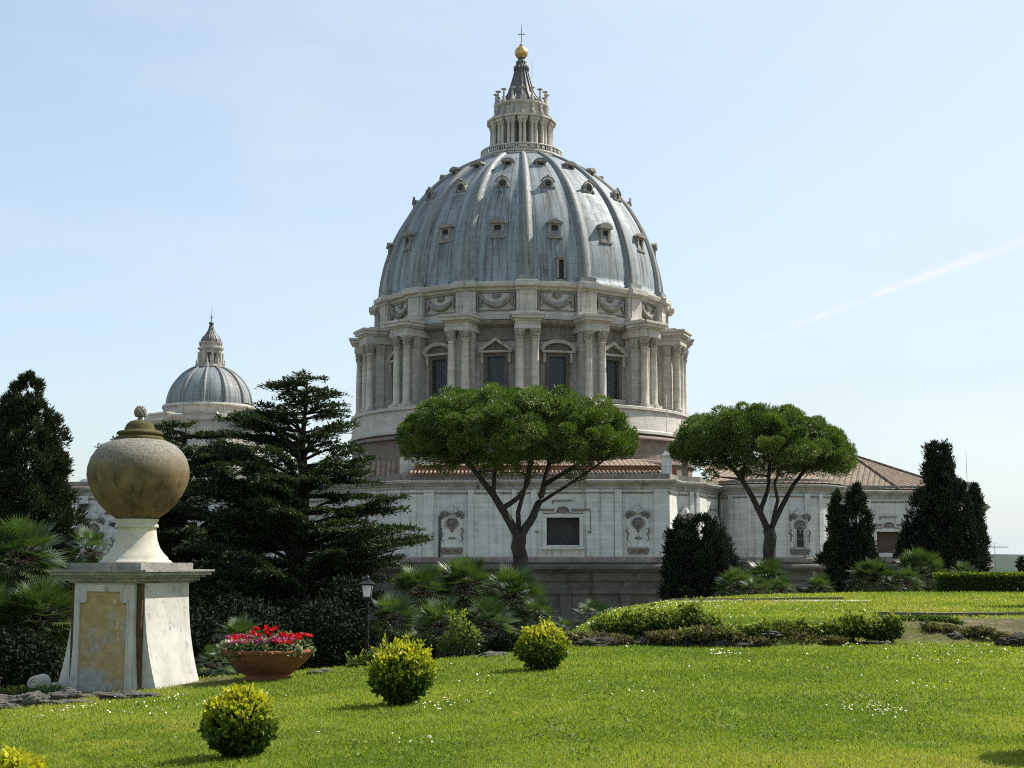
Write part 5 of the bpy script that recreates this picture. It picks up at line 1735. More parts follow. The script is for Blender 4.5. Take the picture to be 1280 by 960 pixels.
def round_bush(label, px, py_base, Y, rpx, seed, dens=1.0, shoots=0, flat=1.0):
    rng = np.random.default_rng(seed); rd = random.Random(seed)
    Y = ground_hit(px, py_base) + 0.2 if py_base < 955 else Y
    x0 = X(px, Y, py_base - 40); z0 = gz(x0, Y)
    r = rpx / FPX * Y
    root = empty('clipped_bush', (x0, Y, z0), label, 'bush', 'clipped golden bushes on the lawn')
    c_ = np.array([x0, Y, z0 + r * 1.02 * flat])
    n = int(3700 * dens)
    u = ball(n, rng)
    lump = np.array([1 + 0.25 * noise.noise((a * 1.7 + seed, b * 1.9, c * 1.9)) + 0.10 * noise.noise((a * 6 + seed, b * 6, c * 6)) for a, b, c in u])
    rr = r * lump * (1.04 - 0.46 * rng.random(n) ** 1.8)
    p = c_ + u * rr[:, None] * np.array([1, 1, flat])
    p[:, :2] = c_[:2] + (p[:, :2] - c_[:2]) * (1 - .30 * np.clip(-u[:, 2:3], 0, 1) ** 1.2)
    p[:, 2] = np.maximum(p[:, 2], z0 + 0.01)
    d = u * 0.8 + rng.normal(size=(n, 3)) * .55 + np.array([0, 0, .35])
    nrm = u + rng.normal(size=(n, 3)) * .5
    outer = (rr / (r * lump))
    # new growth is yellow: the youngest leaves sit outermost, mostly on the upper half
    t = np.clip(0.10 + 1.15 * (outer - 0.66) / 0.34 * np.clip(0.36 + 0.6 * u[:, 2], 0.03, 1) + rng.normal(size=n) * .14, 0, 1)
    s = np.cross(unit(d), nrm)
    V = leaf_quads(p, d, 0.074 * rng.uniform(.6, 1.25, n), 0.047 * rng.uniform(.7, 1.25, n), rng, nrm)
    tb = MB()
    for k in range(14):
        a = rd.uniform(0, 2 * pi); e = rd.uniform(.2, 1.2)
        tip = c_ + np.array([math.cos(a) * math.cos(e), math.sin(a) * math.cos(e), math.sin(e)]) * r * .8
        tb.tube([(x0 + rd.uniform(-.04, .04), Y + rd.uniform(-.04, .04), z0 - .02), ((x0 + tip[0]) / 2, (Y + tip[1]) / 2, (z0 + tip[2]) / 2), tuple(tip)], [.016, .011, .005], 5)
    Vs, Ts = [V], [t]
    for k in range(shoots):
        a = rd.uniform(0, 2 * pi); e = rd.uniform(.5, 1.4) if rd.random() < .75 else 0.15
        dv = np.array([math.cos(a) * math.cos(e), math.sin(a) * math.cos(e), math.sin(e)])
        q = np.linspace(.85, rd.uniform(1.12, 1.42), 12)[:, None] * dv * r + c_
        m_ = len(q) * 2
        q2 = np.repeat(q, 2, 0) + rng.normal(size=(m_, 3)) * .012
        Vs.append(leaf_quads(q2, rng.normal(size=(m_, 3)) * .6 + dv, 0.05, 0.03, rng)); Ts.append(np.clip(.8 + rng.normal(size=m_) * .15, 0, 1))
        tb.tube([tuple(q[0]), tuple(q[-1])], [.006, .003], 4)
    tb.build('stems', twigm, root)
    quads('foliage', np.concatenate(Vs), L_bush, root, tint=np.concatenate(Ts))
    return root
round_bush('round golden bush nearest the camera left of the lawn middle', 299, 951, 15.4, 39, 41, shoots=7)
round_bush('bush with unruly yellow shoots beside the flower bowl', 502, 884, 18.6, 36, 42, shoots=34)
round_bush('small round golden bush farthest back at the lawn edge', 677, 840, 24.2, 28, 43, 0.9, shoots=4, flat=.95)
round_bush('yellow bush cut off in the bottom left corner', 20, 985, 10.9, 40, 44)
round_bush('clipped bush just outside the right edge whose shadow falls on the lawn', 1384, 962, 13.0, 76, 45, 1.3)

def patch(name, label, cat, spots, Y, seed, mat, n, leaf, group=None, hgt=1.0, tb_=(0.15, .8), shoots=0):
    """loose mound of leaves: spots = (px, py of its middle, half width px, half height px)"""
    rng = np.random.default_rng(seed); rd = random.Random(seed)
    px0 = sum(s[0] for s in spots) / len(spots)
    x0 = X(px0, Y, spots[0][1]); z0 = gz(x0, Y)
    root = empty(name, (x0, Y, z0), label, cat, group)
    Ps, Ds, Ts, Ns = [], [], [], []
    tb = MB()
    A = sum(s[2] * s[3] for s in spots)
    for (px, py, hw, hh) in spots:
        c_ = P(px, py, Y); a = hw / FPX * Y; h = hh / FPX * Y
        k = int(n * hw * hh / A)
        u = ball(k, rng)
        lump = np.array([1 + 0.35 * noise.noise((q[0] * 2.3 + seed, q[1] * 2.3 + px, q[2] * 2.3)) + .12 * noise.noise((q[0] * 7, q[1] * 7 + seed, q[2] * 7)) for q in u])
        rr = lump * (1 - .5 * rng.random(k) ** 1.6)
        p = np.array(c_) + u * rr[:, None] * np.array([a, max(a * .7, h * .8), h])
        gzv = ground_z(p[:, 0], p[:, 1])
        p[:, 2] = np.maximum(p[:, 2], gzv + .01 + .05 * rng.random(k))
        Ps.append(p); Ds.append(u * .6 + rng.normal(size=(k, 3)) * .6 + np.array([0, 0, .3])); Ns.append(u + np.array([0, 0, .6]) + rng.normal(size=(k, 3)) * .5)
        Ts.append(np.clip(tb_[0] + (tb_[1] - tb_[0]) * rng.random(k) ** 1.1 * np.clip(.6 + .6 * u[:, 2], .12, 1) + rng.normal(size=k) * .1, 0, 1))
        for j in range(6):
            e = p[rng.integers(k)]
            tb.tube([(c_.x + rd.uniform(-.3, .3) * a, c_.y, gz(c_.x, c_.y) - .03), tuple(e)], [.012, .004], 4)
        for j in range(int(shoots * hw * hh / A + .5)):
            bx = c_.x + rd.uniform(-1, 1) * a
            l = rd.uniform(.7, 1.6) * h
            dv = Vector((rd.gauss(0, .3), rd.gauss(0, .3), 1)).normalized()
            q = np.linspace(0, 1, 9)[:, None] * np.array(dv) * l + np.array([bx, c_.y + rd.uniform(-.3, .3) * a, c_.z + h * .4])
            q = np.repeat(q, 2, 0) + rng.normal(size=(18, 3)) * leaf * .3
            Ps.append(q); Ds.append(rng.normal(size=(18, 3)) * .7 + np.array(dv)); Ns.append(rng.normal(size=(18, 3))); Ts.append(np.clip(.75 + rng.normal(size=18) * .2, 0, 1))
    tb.build('stems', twigm, root)
    p = np.concatenate(Ps); k = len(p)
    V = leaf_quads(p, np.concatenate(Ds), leaf * rng.uniform(.7, 1.3, k), leaf * .66 * rng.uniform(.7, 1.3, k), rng, np.concatenate(Ns))
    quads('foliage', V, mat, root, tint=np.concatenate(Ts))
    return root
GI = 'ivy mounds along the bank'
patch('ivy_mound', 'long ivy mound with upright yellow shoots on the left of the bank', 'ivy', [(760, 785, 22, 13), (795, 781, 26, 12), (836, 776, 26, 11), (866, 773, 13, 14), (886, 780, 16, 8)], 30.3, 51, L_ivy, 5200, .075, GI, tb_=(.22, 1.0), shoots=44)
patch('ivy_mound', 'low ragged ivy strip in the middle of the bank', 'ivy', [(928, 791, 14, 7), (950, 790, 18, 9), (985, 793, 20, 8), (1012, 790, 14, 9)], 29.9, 52, L_ivy, 2600, .07, GI, tb_=(.22, 1.0), shoots=14)
patch('ivy_mound', 'tallest ivy mound with glossy leaves on the right of the bank', 'ivy', [(1066, 784, 18, 12), (1094, 789, 18, 10), (1114, 785, 14, 12)], 30.2, 53, L_ivy, 3300, .085, GI, tb_=(.15, 1.0), shoots=18)
patch('ivy_mound', 'low ivy between the ragged strip and the tallest mound', 'ivy', [(1030, 791, 14, 7), (1048, 788, 14, 9)], 30.0, 61, L_ivy, 1300, .075, GI, tb_=(.2, 1.0), shoots=6)
patch('ivy_mound', 'small ivy mound fading into the bare soil by the kerb', 'ivy', [(1146, 781, 20, 9), (1172, 779, 16, 8), (1192, 782, 10, 5)], 31.6, 54, L_ivy, 1900, .07, GI, shoots=3)
patch('ivy_mound', 'thin ivy trailing over the broad dark boulder', 'ivy', [(905, 790, 20, 7), (868, 792, 24, 6), (835, 795, 16, 5)], 29.7, 55, L_ivy, 700, .06, GI)
L_dry = leafm('dry_grass', [(0.05, 0.046, 0.02), (0.11, 0.10, 0.042), (0.17, 0.155, 0.07), (0.12, 0.15, 0.03)], .2, .8, .15)
patch('dry_grass', 'thatch of dry grass hanging over the broad dark boulder', 'grass tuft', [(840, 796, 30, 5), (880, 792, 30, 6), (912, 797, 22, 5)], 29.75, 62, L_dry, 2600, .10, None)
patch('dry_grass', 'dry grass fringe on the left end of the bank above the low rock', 'grass tuft', [(735, 797, 24, 5), (765, 800, 24, 5)], 29.9, 63, L_dry, 1500, .09, None)
patch('dry_grass', 'dry grass between the ragged ivy strip and the lawn', 'grass tuft', [(950, 801, 26, 4), (1000, 802, 26, 4), (1040, 801, 18, 4)], 29.75, 64, L_dry, 2200, .08, None)
patch('dry_grass', 'sparse dry grass on the bare soil below the kerb', 'grass tuft', [(1165, 793, 10, 3), (1200, 797, 14, 3), (1225, 789, 16, 3), (1250, 797, 9, 3), (1185, 787, 8, 2)], 30.8, 65, L_dry, 1500, .09, None)
patch('shrub', 'leggy pale shrub in front of the central palms', 'shrub', [(572, 792, 10, 20), (590, 800, 12, 14), (560, 806, 14, 10)], 28.6, 56, L_ivy, 900, .07, None, shoots=10)
patch('shrub', 'dark low shrub left of the farthest golden bush', 'shrub', [(632, 806, 22, 13)], 28.2, 57, L_dark, 1500, .07, None, shoots=2)
patch('shrub', 'straggling yellow-green shrub at the lawn edge left of the unruly bush', 'shrub', [(452, 832, 18, 10), (470, 822, 12, 8)], 26.4, 58, L_ivy, 900, .06, None, shoots=4)
patch('shrub', 'low row of bright seedlings on the rim left of the pedestal', 'shrub', [(20, 864, 26, 5), (60, 862, 20, 4)], 24.6, 59, L_ivy, 700, .05)
patch('shrub', 'dark young shrub on the skyline right of the hedge', 'shrub', [(1279, 706, 7, 9)], 75, 60, L_dark, 420, .14)
GD = 'dark laurels under the cedars'
for i, (px, py, hw, hh, Y, lab) in enumerate([
    (225, 805, 50, 45, 36, 'dark laurel filling the gap right of the pedestal'),
    (300, 790, 60, 40, 40, 'dark laurel under the left limbs of the tall cedar'),
    (400, 800, 60, 45, 37, 'dark laurel right of the terracotta bowl'),
    (440, 770, 50, 45, 42, 'dark laurel behind the lamp pole'),
    (20, 838, 60, 48, 28, 'dark laurel under the palms at the left edge'),
    (560, 800, 90, 30, 40, 'dark laurel at the foot of the central palms'),
    (80, 815, 45, 55, 30, 'dark laurel behind the left side of the pedestal'),
    (1000, 752, 40, 12, 70, 'dark low laurel between the small palms on the right'),
    (1130, 740, 60, 14, 74, 'dark low laurel under the largest cypress')]):
    patch('laurel', lab, 'shrub', [(px, py, hw, hh)], Y, 70 + i, L_dark, 5200, .11 * Y / 38, GD, tb_=(.1, .9))

# hedge
rng = np.random.default_rng(81)
hx0, hx1, hy = X(1168, 60), X(1330, 60), 60.0
hb = gz(hx0 + 2, hy)
root = empty('hedge', ((hx0 + hx1) / 2, hy, hb), 'long clipped hedge with sunlight tinted into its yellow top along the upper lawn', 'hedge')
n = 16000
p = np.stack([rng.uniform(hx0, hx1, n), hy + rng.uniform(-.45, .45, n), hb + rng.random(n) * .72], -1)
face = rng.integers(0, 3, n)
p[face == 0, 1] = hy - .45 + rng.random((face == 0).sum()) ** 2 * .2
p[face == 1, 2] = hb + .72 - rng.random((face == 1).sum()) ** 2 * .15 + rng.normal(size=(face == 1).sum()) * .03
d = rng.normal(size=(n, 3)) * .7 + np.where((face == 1)[:, None], np.array([0, 0, 1.]), np.array([0, -.8, .2]))
t = np.clip(np.where(p[:, 2] > hb + .6, .48, .14) + rng.normal(size=n) * .17, 0, 1)  # sunlit top and shaded front are put into the leaf tint
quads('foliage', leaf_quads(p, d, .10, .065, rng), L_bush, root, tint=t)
tb = MB()
for i in range(22):
    x = hx0 + (hx1 - hx0) * (i + .5) / 22
    tb.tube([(x, hy, hb - .05), (x + .05, hy, hb + .7)], [.03, .012], 5)
tb.build('stems', twigm, root)

# trees standing outside the right edge: their shade falls on the upper lawn
conifer('cypress', 'cypress standing outside the right edge that shades the upper lawn', 'tree', 41, [(1352, 600, 58, 770, .4)], 90, L_cyp, 200, 90, cr=(.3, .5), ll=.3)

# ================================================================ PEDESTAL AND URN
pedm = stone('pedestal_stucco', (0.36, 0.35, 0.315), (0.56, 0.545, 0.495), (0.11, 0.105, 0.092), 1.6, 0.6, spots=0.55, bs=0.3, bd=0.008, freq=3.0)
topm = stone('lichened_cornice', (0.16, 0.155, 0.135), (0.36, 0.345, 0.30), (0.07, 0.065, 0.055), 3.0, 0.7, spots=0.85, bs=0.8, bd=0.03, freq=5.0)
rustm = stone('rusty_seam', (0.05, 0.034, 0.022), (0.15, 0.085, 0.038), (0.022, 0.018, 0.013), 5.0, 0.8, spots=0.6, freq=4.0)
# ochre field with the plaster flaked off in patches
m, nt, b, out = _mat('flaking_ochre')
pos = N(nt, 'ShaderNodeNewGeometry').outputs['Position']
n1 = noisen(nt, pos, 1.1, 7, 0.62); n2 = noisen(nt, pos, 7.0, 6, 0.7)
och = ramp(nt, n2, [(0.3, (0.26, 0.175, 0.07)), (0.7, (0.42, 0.31, 0.145))])
gry = ramp(nt, n2, [(0.3, (0.21, 0.195, 0.17)), (0.7, (0.40, 0.385, 0.35))])
col = mixc(nt, ramp(nt, n1, [(0.455, 0.0), (0.54, 1.0)]), och, gry)
n3 = noisen(nt, scaled(nt, pos, (1, 1, .6)), 2.3, 7, .7)
col = mixc(nt, ramp(nt, n3, [(0.62, 0.0), (0.66, 0.75)]), col, (0.56, 0.55, 0.52))
nt.links.new(col, b.inputs['Base Color']); b.inputs['Roughness'].default_value = .9
bump(nt, b, mathn(nt, 'ADD', n1, n2), .5, .02)
ochm = m

PY = 25.4
pc = P(161, 860, PY)
px_, pz_ = pc.x, gz(pc.x, PY) - 0.12
ped = empty('pedestal', (px_, PY, pz_), 'white stucco pedestal with a flaking ochre panel and flared foot', 'pedestal')
ang = R(23)
fu, fo = (math.cos(ang), -math.sin(ang)), (-math.sin(ang), -math.cos(ang))     # along the panel face, outward from it
ru, ro = (math.sin(ang), math.cos(ang)), (math.cos(ang), -math.sin(ang))       # along the right face, outward
ztop = tz(728) * PY
H = ztop - pz_
def flare(t): return 0.03 + 0.34 * (1 - t) ** 2.2          # sideways sweep of the foot, t = 0 bottom .. 1 top
mb = MB()
hs = 0.72
ts = np.linspace(0, 1, 17)
def pl(u, o, z): return (px_ + fu[0] * u + fo[0] * o, PY + fu[1] * u + fo[1] * o, z)
# core block (panel face and its mirror)
vs = []
for t in ts:
    w = hs - 0.10 + 0.10 * (1 - t) ** 2.4
    for (su, so) in ((-1, 1), (1, 1), (1, -1), (-1, -1)):
        vs.append(pl(su * w, so * hs, pz_ + H * t))
fs = []
for i in range(len(ts) - 1):
    for k in range(4):
        fs.append((4 * i + k, 4 * i + (k + 1) % 4, 4 * i + 4 + (k + 1) % 4, 4 * i + 4 + k))
mb.add(vs, fs)
# the two flared side consoles
for s in (-1, 1):
    vs = []
    for t in ts:
        o_ = hs + flare(t)
        for (u, o) in ((0.3, -hs + 0.10), (o_, -hs + 0.10), (o_, hs - 0.10), (0.3, hs - 0.10)):
            vs.append(pl(s * u, o, pz_ + H * t))
    mb.add(vs, fs)
    for (o1, o2) in ((hs - .1, hs - .02), ):
        pass
ped_b = mb.build('body', pedm, ped)
# panel: raised fillet frame with stepped upper corners and the ochre field
def front_strip(mb, u0, u1, z0, z1, out, mi=0):
    mb.obox((px_, PY), fu, fo, u0, u1, hs - .05, hs + out, pz_ + H * z0, pz_ + H * z1, mi)
mb = MB()
for s in (-1, 1):
    front_strip(mb, min(s * .52, s * .62), max(s * .52, s * .62), 0.0, 0.985, .03)
    front_strip(mb, min(s * .38, s * .52), max(s * .38, s * .52), 0.84, 0.985, .028)
front_strip(mb, -.38, .38, 0.94, 0.985, .026)
for s in (-1, 1):
    front_strip(mb, min(s * .495, s * .52), max(s * .495, s * .52), 0.0, 0.84, .045)
    front_strip(mb, min(s * .355, s * .38), max(s * .355, s * .38), 0.84, .94, .045)
    front_strip(mb, min(s * .38, s * .52), max(s * .38, s * .52), 0.825, .84, .045)
front_strip(mb, -.355, .355, 0.925, .94, .045)
mb.build('panel_frame', pedm, ped)
mb = MB()
front_strip(mb, -.495, .495, 0.0, 0.825, .012); front_strip(mb, -.355, .355, .825, .925, .012)
mb.build('ochre_panel', ochm, ped)
mb = MB()
for s in (-1, 1):
    a, b_ = sorted((s * (hs - .09), s * (hs + .015)))
    mb = MB()
    mb.obox((px_, PY), fu, fo, a, b_, hs - .16, hs - .045, pz_, pz_ + H * .99, 0)
    mb.build('corner_seam', rustm, ped)
# stepped cornice that breaks forward over each side
mb = MB()
def slab(half_u, half_o, z0, z1):
    mb.obox((px_, PY), fu, fo, -half_u, half_u, -half_o, half_o, z0, z1)
slab(hs + .04, hs + .03, ztop - .002, ztop + .03)
slab(hs + .12, hs + .10, ztop + .03, ztop + .09); slab(hs + .20, hs + .17, ztop + .09, ztop + .13); slab(hs + .27, hs + .23, ztop + .13, ztop + .19); slab(hs + .31, hs + .27, ztop + .19, ztop + .225)
mb.build('cornice', topm, ped)
mb = MB()
slab(hs + .02, hs + .02, ztop + .225, ztop + .34)
mb.build('plinth', topm, ped)
# small scroll lying at the foot on the left
sc_ = P(49, 853, 25.0)
mb = MB()
prev = []
spi = [(0.115 * (1 - .085 * k / 2.2), k * .5) for k in range(22)]
for w0, w1 in ((-.16, .16),):
    pts0 = [(r_ * math.cos(a), r_ * math.sin(a)) for r_, a in spi]
vs, fs = [], []
for (r_, a) in [(0.13, 2 * pi * k / 20) for k in range(20)]:
    for y in (-.22, .22): vs.append((sc_.x + r_ * math.cos(a), 25.0 + y, sc_.z + .0 + r_ * math.sin(a)))
n = 20
fs = [(2 * k, 2 * ((k + 1) % n), 2 * ((k + 1) % n) + 1, 2 * k + 1) for k in range(n)] + [tuple(2 * k for k in range(n)), tuple(2 * k + 1 for k in range(n))[::-1]]
mb.add(vs, fs)
mb.tube([(sc_.x + .11 * (1 - k / 30) * math.cos(k * .55), 24.775, sc_.z + .11 * (1 - k / 30) * math.sin(k * .55)) for k in range(26)], .014, 5)
mb.taper((sc_.x + .2, 25.05), (.34, .34), (.2, .3), pz_ - .1, sc_.z - .02)
tag(mb.build('scroll_stone', pedm), 'small white carved scroll lying at the left foot of the pedestal', 'carving')

# urn
m, nt, b, out = _mat('ochre_urn')
tc = N(nt, 'ShaderNodeTexCoord').outputs['Object']
sep = N(nt, 'ShaderNodeSeparateXYZ'); nt.links.new(tc, sep.inputs[0])
n1 = noisen(nt, tc, 3.0, 7, .7); n2 = noisen(nt, scaled(nt, tc, (5, 5, .5)), 1.0, 6, .7); n3 = noisen(nt, tc, 22, 5, .7)
zz = mathn(nt, 'ADD', sep.outputs['Z'], mathn(nt, 'MULTIPLY', mathn(nt, 'SUBTRACT', n2, .5), .55))
oc_ = ramp(nt, n1, [(0.25, (0.062, 0.044, 0.022)), (0.5, (0.135, 0.097, 0.042)), (0.75, (0.215, 0.16, 0.078))])
oc_ = mixc(nt, mathn(nt, 'MULTIPLY', ramp(nt, n2, [(0.48, 0), (0.62, 1)]), .65), oc_, (0.045, 0.03, 0.014))
gr_ = ramp(nt, n3, [(0.35, (0.09, 0.083, 0.065)), (0.65, (0.27, 0.25, 0.205))])
# grey lichen has settled on the upward shoulder
f = ramp(nt, zz, [(0.0, 0.0), (1.0, 1.0)])
mr = N(nt, 'ShaderNodeMapRange'); nt.links.new(zz, mr.inputs[0]); mr.inputs[1].default_value = 1.55; mr.inputs[2].default_value = 1.95
nt.links.new(mixc(nt, mr.outputs[0], oc_, gr_), b.inputs['Base Color'])
b.inputs['Roughness'].default_value = .8; b.inputs['Specular IOR Level'].default_value = .25
bump(nt, b, mathn(nt, 'ADD', n3, n1), .35, .02)
urnm = m
lidm = stone('mossy_lid', (0.05, 0.043, 0.015), (0.11, 0.092, 0.03), (0.025, 0.022, 0.012), 4.0, .5, spots=.5, freq=4)
footm = stone('urn_foot_stone', (0.38, 0.36, 0.29), (0.54, 0.515, 0.43), (0.26, 0.22, 0.15), 2.0, .5, spots=.4, freq=4, bs=.2, bd=.006)
u0 = ztop + .34
urn = empty('urn', (px_, PY, u0), 'huge round ochre urn with a moulded lid and pinecone standing on the pedestal', 'urn')
k_ = PY / FPX
UX = X(172.5, PY, 610) - px_
def prof(rows): return [(r_ * k_, tz(py) * PY) for r_, py in rows]
mb = MB()
mb.lathe([(0.0, u0 + .001), (44.5 * k_, u0 + .001)] + prof([(44.5, 703), (42, 700.5), (40, 700), (39, 697), (34, 692), (29, 685), (25.5, 675), (24, 664), (24, 660), (26.5, 659.5), (26.5, 656), (24.5, 655), (25.5, 652), (27, 650), (27, 649), (10, 648)]), 48, (px_ + UX, PY))
mb.build('foot', footm, urn)
mb = MB()
mb.lathe(prof([(4, 649.8), (24, 649.4), (30, 645), (37, 640), (46, 631), (54, 619), (60, 606), (62.5, 595), (62, 585), (58.5, 573), (52, 563), (43, 555.5), (32, 550.5), (20, 548)]), 64, (0, 0))
mb.build('body', urnm, urn, sub=Vector((0, 0, u0)), loc=Vector((UX, 0, 0)))
mb = MB()
mb.lathe(prof([(26, 552), (29.5, 551), (30, 548.5), (28, 546), (25.5, 545.5), (25.5, 544), (27.5, 543.5), (28, 541.5), (26, 539.5), (19, 538), (18.5, 536), (16.5, 531), (12.5, 527.2), (7, 525.5), (0, 525)]), 40, (px_ + UX, PY))
lid = mb.build('lid', lidm, urn)
mb = MB()
cz0 = tz(525.5) * PY
mb.lathe(prof([(4.5, 526), (3.5, 524), (2.6, 522.5), (3.4, 521.5), (5.6, 518.5), (6.6, 515.5), (6.0, 511.5), (3.8, 508.2), (1, 506.8)]), 16, (px_ + UX, PY))
for ring_ in range(5):
    py = 519.5 - ring_ * 2.5
    r_ = (5.4, 6.6, 6.6, 5.6, 3.8)[ring_] * k_
    for j in range(9):
        a = 2 * pi * (j + .5 * (ring_ % 2)) / 9
        mb.sphere((px_ + UX + r_ * math.cos(a), PY + r_ * math.sin(a), tz(py) * PY), (.022, .022, .026), 6, 4)
mb.build('pinecone_finial', topm, lid)

# ================================================================ FLOWER BOWL
BY = 25.0
bx = X(335, BY, 830)
terra = stone('terracotta', (0.14, 0.047, 0.024), (0.215, 0.08, 0.04), (0.06, 0.028, 0.018), 2.5, .5, spots=.35, bs=.3, bd=.01, freq=3)
gz_b = gz(bx, BY)
slabz = tz(851) * BY
mb = MB()
sl = bmesh.new()
bmesh.ops.create_cube(sl, size=1.0)
bmesh.ops.subdivide_edges(sl, edges=sl.edges[:], cuts=7, use_grid_fill=True)
for v in sl.verts:
    p = v.co
    v.co = Vector((p.x * 1.75, p.y * 1.1, p.z * (slabz - gz_b + .25))) + Vector((noise.noise(p * 5) * .07, noise.noise(p * 5 + Vector((9, 0, 0))) * .07, noise.noise(p * 7 + Vector((0, 9, 0))) * .03))
me = bpy.data.meshes.new('stone_slab'); sl.to_mesh(me); sl.free(); me.materials.append(rockm)
o = bpy.data.objects.new('stone_slab', me); C.objects.link(o); o.location = (bx + .22, BY, (slabz + gz_b - .25) / 2)
tag(o, 'rough mossy stone slab under the terracotta flower bowl', 'slab')
bz = slabz + .02
bowl = empty('flower_bowl', (bx, BY, bz), 'wide conical terracotta bowl planted with red flowers', 'planter')
kb = BY / FPX * 0.92
def bp(rows): return [(r_ * kb, bz + h * kb) for r_, h in rows]
mb = MB()
mb.lathe([(0, bz)] + bp([(31, 0), (33, 1.5), (31, 3.5), (28.5, 5), (33, 9), (42, 16), (51, 24), (57, 31), (59, 35), (61.5, 36), (62, 39.5), (60, 41), (56, 40), (54, 33)]) + [(0, bz + 30 * kb)], 64, (bx, BY))
mb.build('bowl', terra, bowl)
mb = MB(); mb.lathe([(0, bz + 36.5 * kb), (54.5 * kb, bz + 35.5 * kb)], 40, (bx, BY)); mb.build('soil', plain('potting_soil', (0.035, 0.026, 0.018), .95, scale=25), bowl)
L_cyc = leafm('cyclamen_leaves', [(0.022, 0.045, 0.014), (0.05, 0.085, 0.03), (0.10, 0.14, 0.04), (0.24, 0.26, 0.13)], .2, .45)
def petm(name, col): return leafm(name, [tuple(c * .55 for c in col), col, tuple(min(1, c * 1.35) for c in col)], .25, .5, tcol=(1.2, .9, .9))
reds = petm('red_petals', (0.55, 0.012, 0.02)); pinks = petm('pink_petals', (0.50, 0.10, 0.22)); whites = petm('cream_petals', (0.62, 0.55, 0.45)); mauves = petm('mauve_petals', (0.18, 0.05, 0.12))
L_var = leafm('variegated_leaves', [(0.06, 0.09, 0.03), (0.2, 0.22, 0.12), (0.42, 0.42, 0.32)], .2, .45)
def flower_plant(name, label, u, v, r, hgt, petal, nf, seed, leafmat=None, trail=0.0, group='flowering plants in the terracotta bowl'):
    rng = np.random.default_rng(seed); rd = random.Random(seed)
    c_ = Vector((bx + u * kb, BY + v * kb, bz + 37 * kb))
    root = empty(name, c_, label, 'plant', group)
    r *= 1.25
    n = 420
    uu = ball(n, rng); uu[:, 2] = np.abs(uu[:, 2])
    p = np.array(c_) + uu * (r * (.35 + .65 * rng.random(n)))[:, None] * np.array([1, 1, .85])
    if trail:
        k = rng.random(n) < .3
        p[k, 2] -= rng.random(k.sum()) * trail; p[k, :2] += (unit(p[k, :2] - np.array([bx, BY])) * .05)
    V = leaf_quads(p, uu * .7 + rng.normal(size=(n, 3)) * .5, .075 * rng.uniform(.7, 1.3, n), .055 * rng.uniform(.7, 1.2, n), rng, uu + np.array([0, 0, .5]))
    quads('leaves', V, leafmat or L_cyc, root, tint=np.clip(rng.random(n), 0, 1))
    for f in range(nf):
        q = c_ + Vector((rd.gauss(0, .45) * r, rd.gauss(0, .45) * r, r * .55 + hgt * rd.uniform(.4, 1.0)))
        k = 7
        az = np.arange(k) * 2 * pi / k + rd.random()
        d = np.stack([np.cos(az) * .7, np.sin(az) * .7, np.full(k, .75)], -1) + rng.normal(size=(k, 3)) * .25
        if f == 0: VV, TT = [], []
        VV.append(leaf_quads(np.tile(np.array(q), (k, 1)), d, .075 * rd.uniform(.8, 1.2), .045, rng)); TT.append(rng.random(k))
    if nf:
        quads('blossoms', np.concatenate(VV), petal, root, tint=np.concatenate(TT))
    return root
flower_plant('cyclamen', 'tallest red cyclamen at the back middle of the bowl', -6, 2, .24, .22, reds, 17, 401)
flower_plant('cyclamen', 'red cyclamen right of the bowl middle', 26, -8, .20, .15, reds, 12, 402)
flower_plant('cyclamen', 'red cyclamen at the right rim of the bowl', 45, -6, .19, .13, reds, 14, 403)
flower_plant('cyclamen', 'small red cyclamen at the left of the bowl', -32, -16, .19, .13, reds, 8, 404)
flower_plant('pansy', 'mauve and pink flowering plant at the front left of the bowl', -24, -38, .20, .05, pinks, 18, 405, trail=.16)
flower_plant('pansy', 'dark mauve flowering plant at the front middle of the bowl', 2, -42, .19, .05, mauves, 12, 406, trail=.06)
flower_plant('pansy', 'cream flowering plant spilling over the left rim of the bowl', -50, -14, .17, .05, whites, 12, 407, L_var, .18)
flower_plant('pansy', 'pink flowering plant between the red cyclamens of the bowl', 11, -24, .21, .08, pinks, 18, 408)
flower_plant('dusty_miller', 'pale variegated foliage plant at the right rim of the bowl', 36, -34, .13, .02, whites, 6, 409, L_var, .03)
flower_plant('fern_plant', 'plain green foliage plant at the back right of the bowl', 18, 28, .30, .05, pinks, 3, 410)
flower_plant('fern_plant', 'plain green foliage plant at the back left of the bowl', -28, 24, .28, .05, pinks, 4, 411)
flower_plant('cyclamen', 'pink cyclamen near the left rim behind the cream flowers of the bowl', -46, 8, .2, .1, pinks, 16, 412)
flower_plant('cyclamen', 'dark red cyclamen at the front right of the bowl', 22, -38, .16, .06, reds, 12, 413)

# ================================================================ LAMP
LY = 36.0
lx = X(459, LY, 740); lb = gz(lx, LY)
kl = LY / FPX
lamp = empty('street_lamp', (lx, LY, lb), 'black lamp post with a four-sided glass lantern between cedar and palms', 'lamp')
zt = lambda py: tz(py) * LY
mb = MB()
mb.lathe([(.16, lb - .05), (.16, lb + .25), (.10, lb + .35), (.08, lb + .8), (.05, lb + .9)], 14, (lx, LY))
mb.lathe([(.045, lb + .85), (.04, zt(750)), (.07, zt(749)), (.05, zt(747.5))], 12, (lx, LY))
for ph in (0, 2.09, 4.19):
    mb.tube([(lx + .045 * math.cos(ph + z * 7), LY + .045 * math.sin(ph + z * 7), z) for z in np.linspace(lb + .9, zt(751), 90)], .018, 5)
mb.build('pole', M['iron'], lamp)
mb = MB()
wt, wb = 6.6 * kl, 4.6 * kl
z1, z0 = zt(731.5), zt(746)
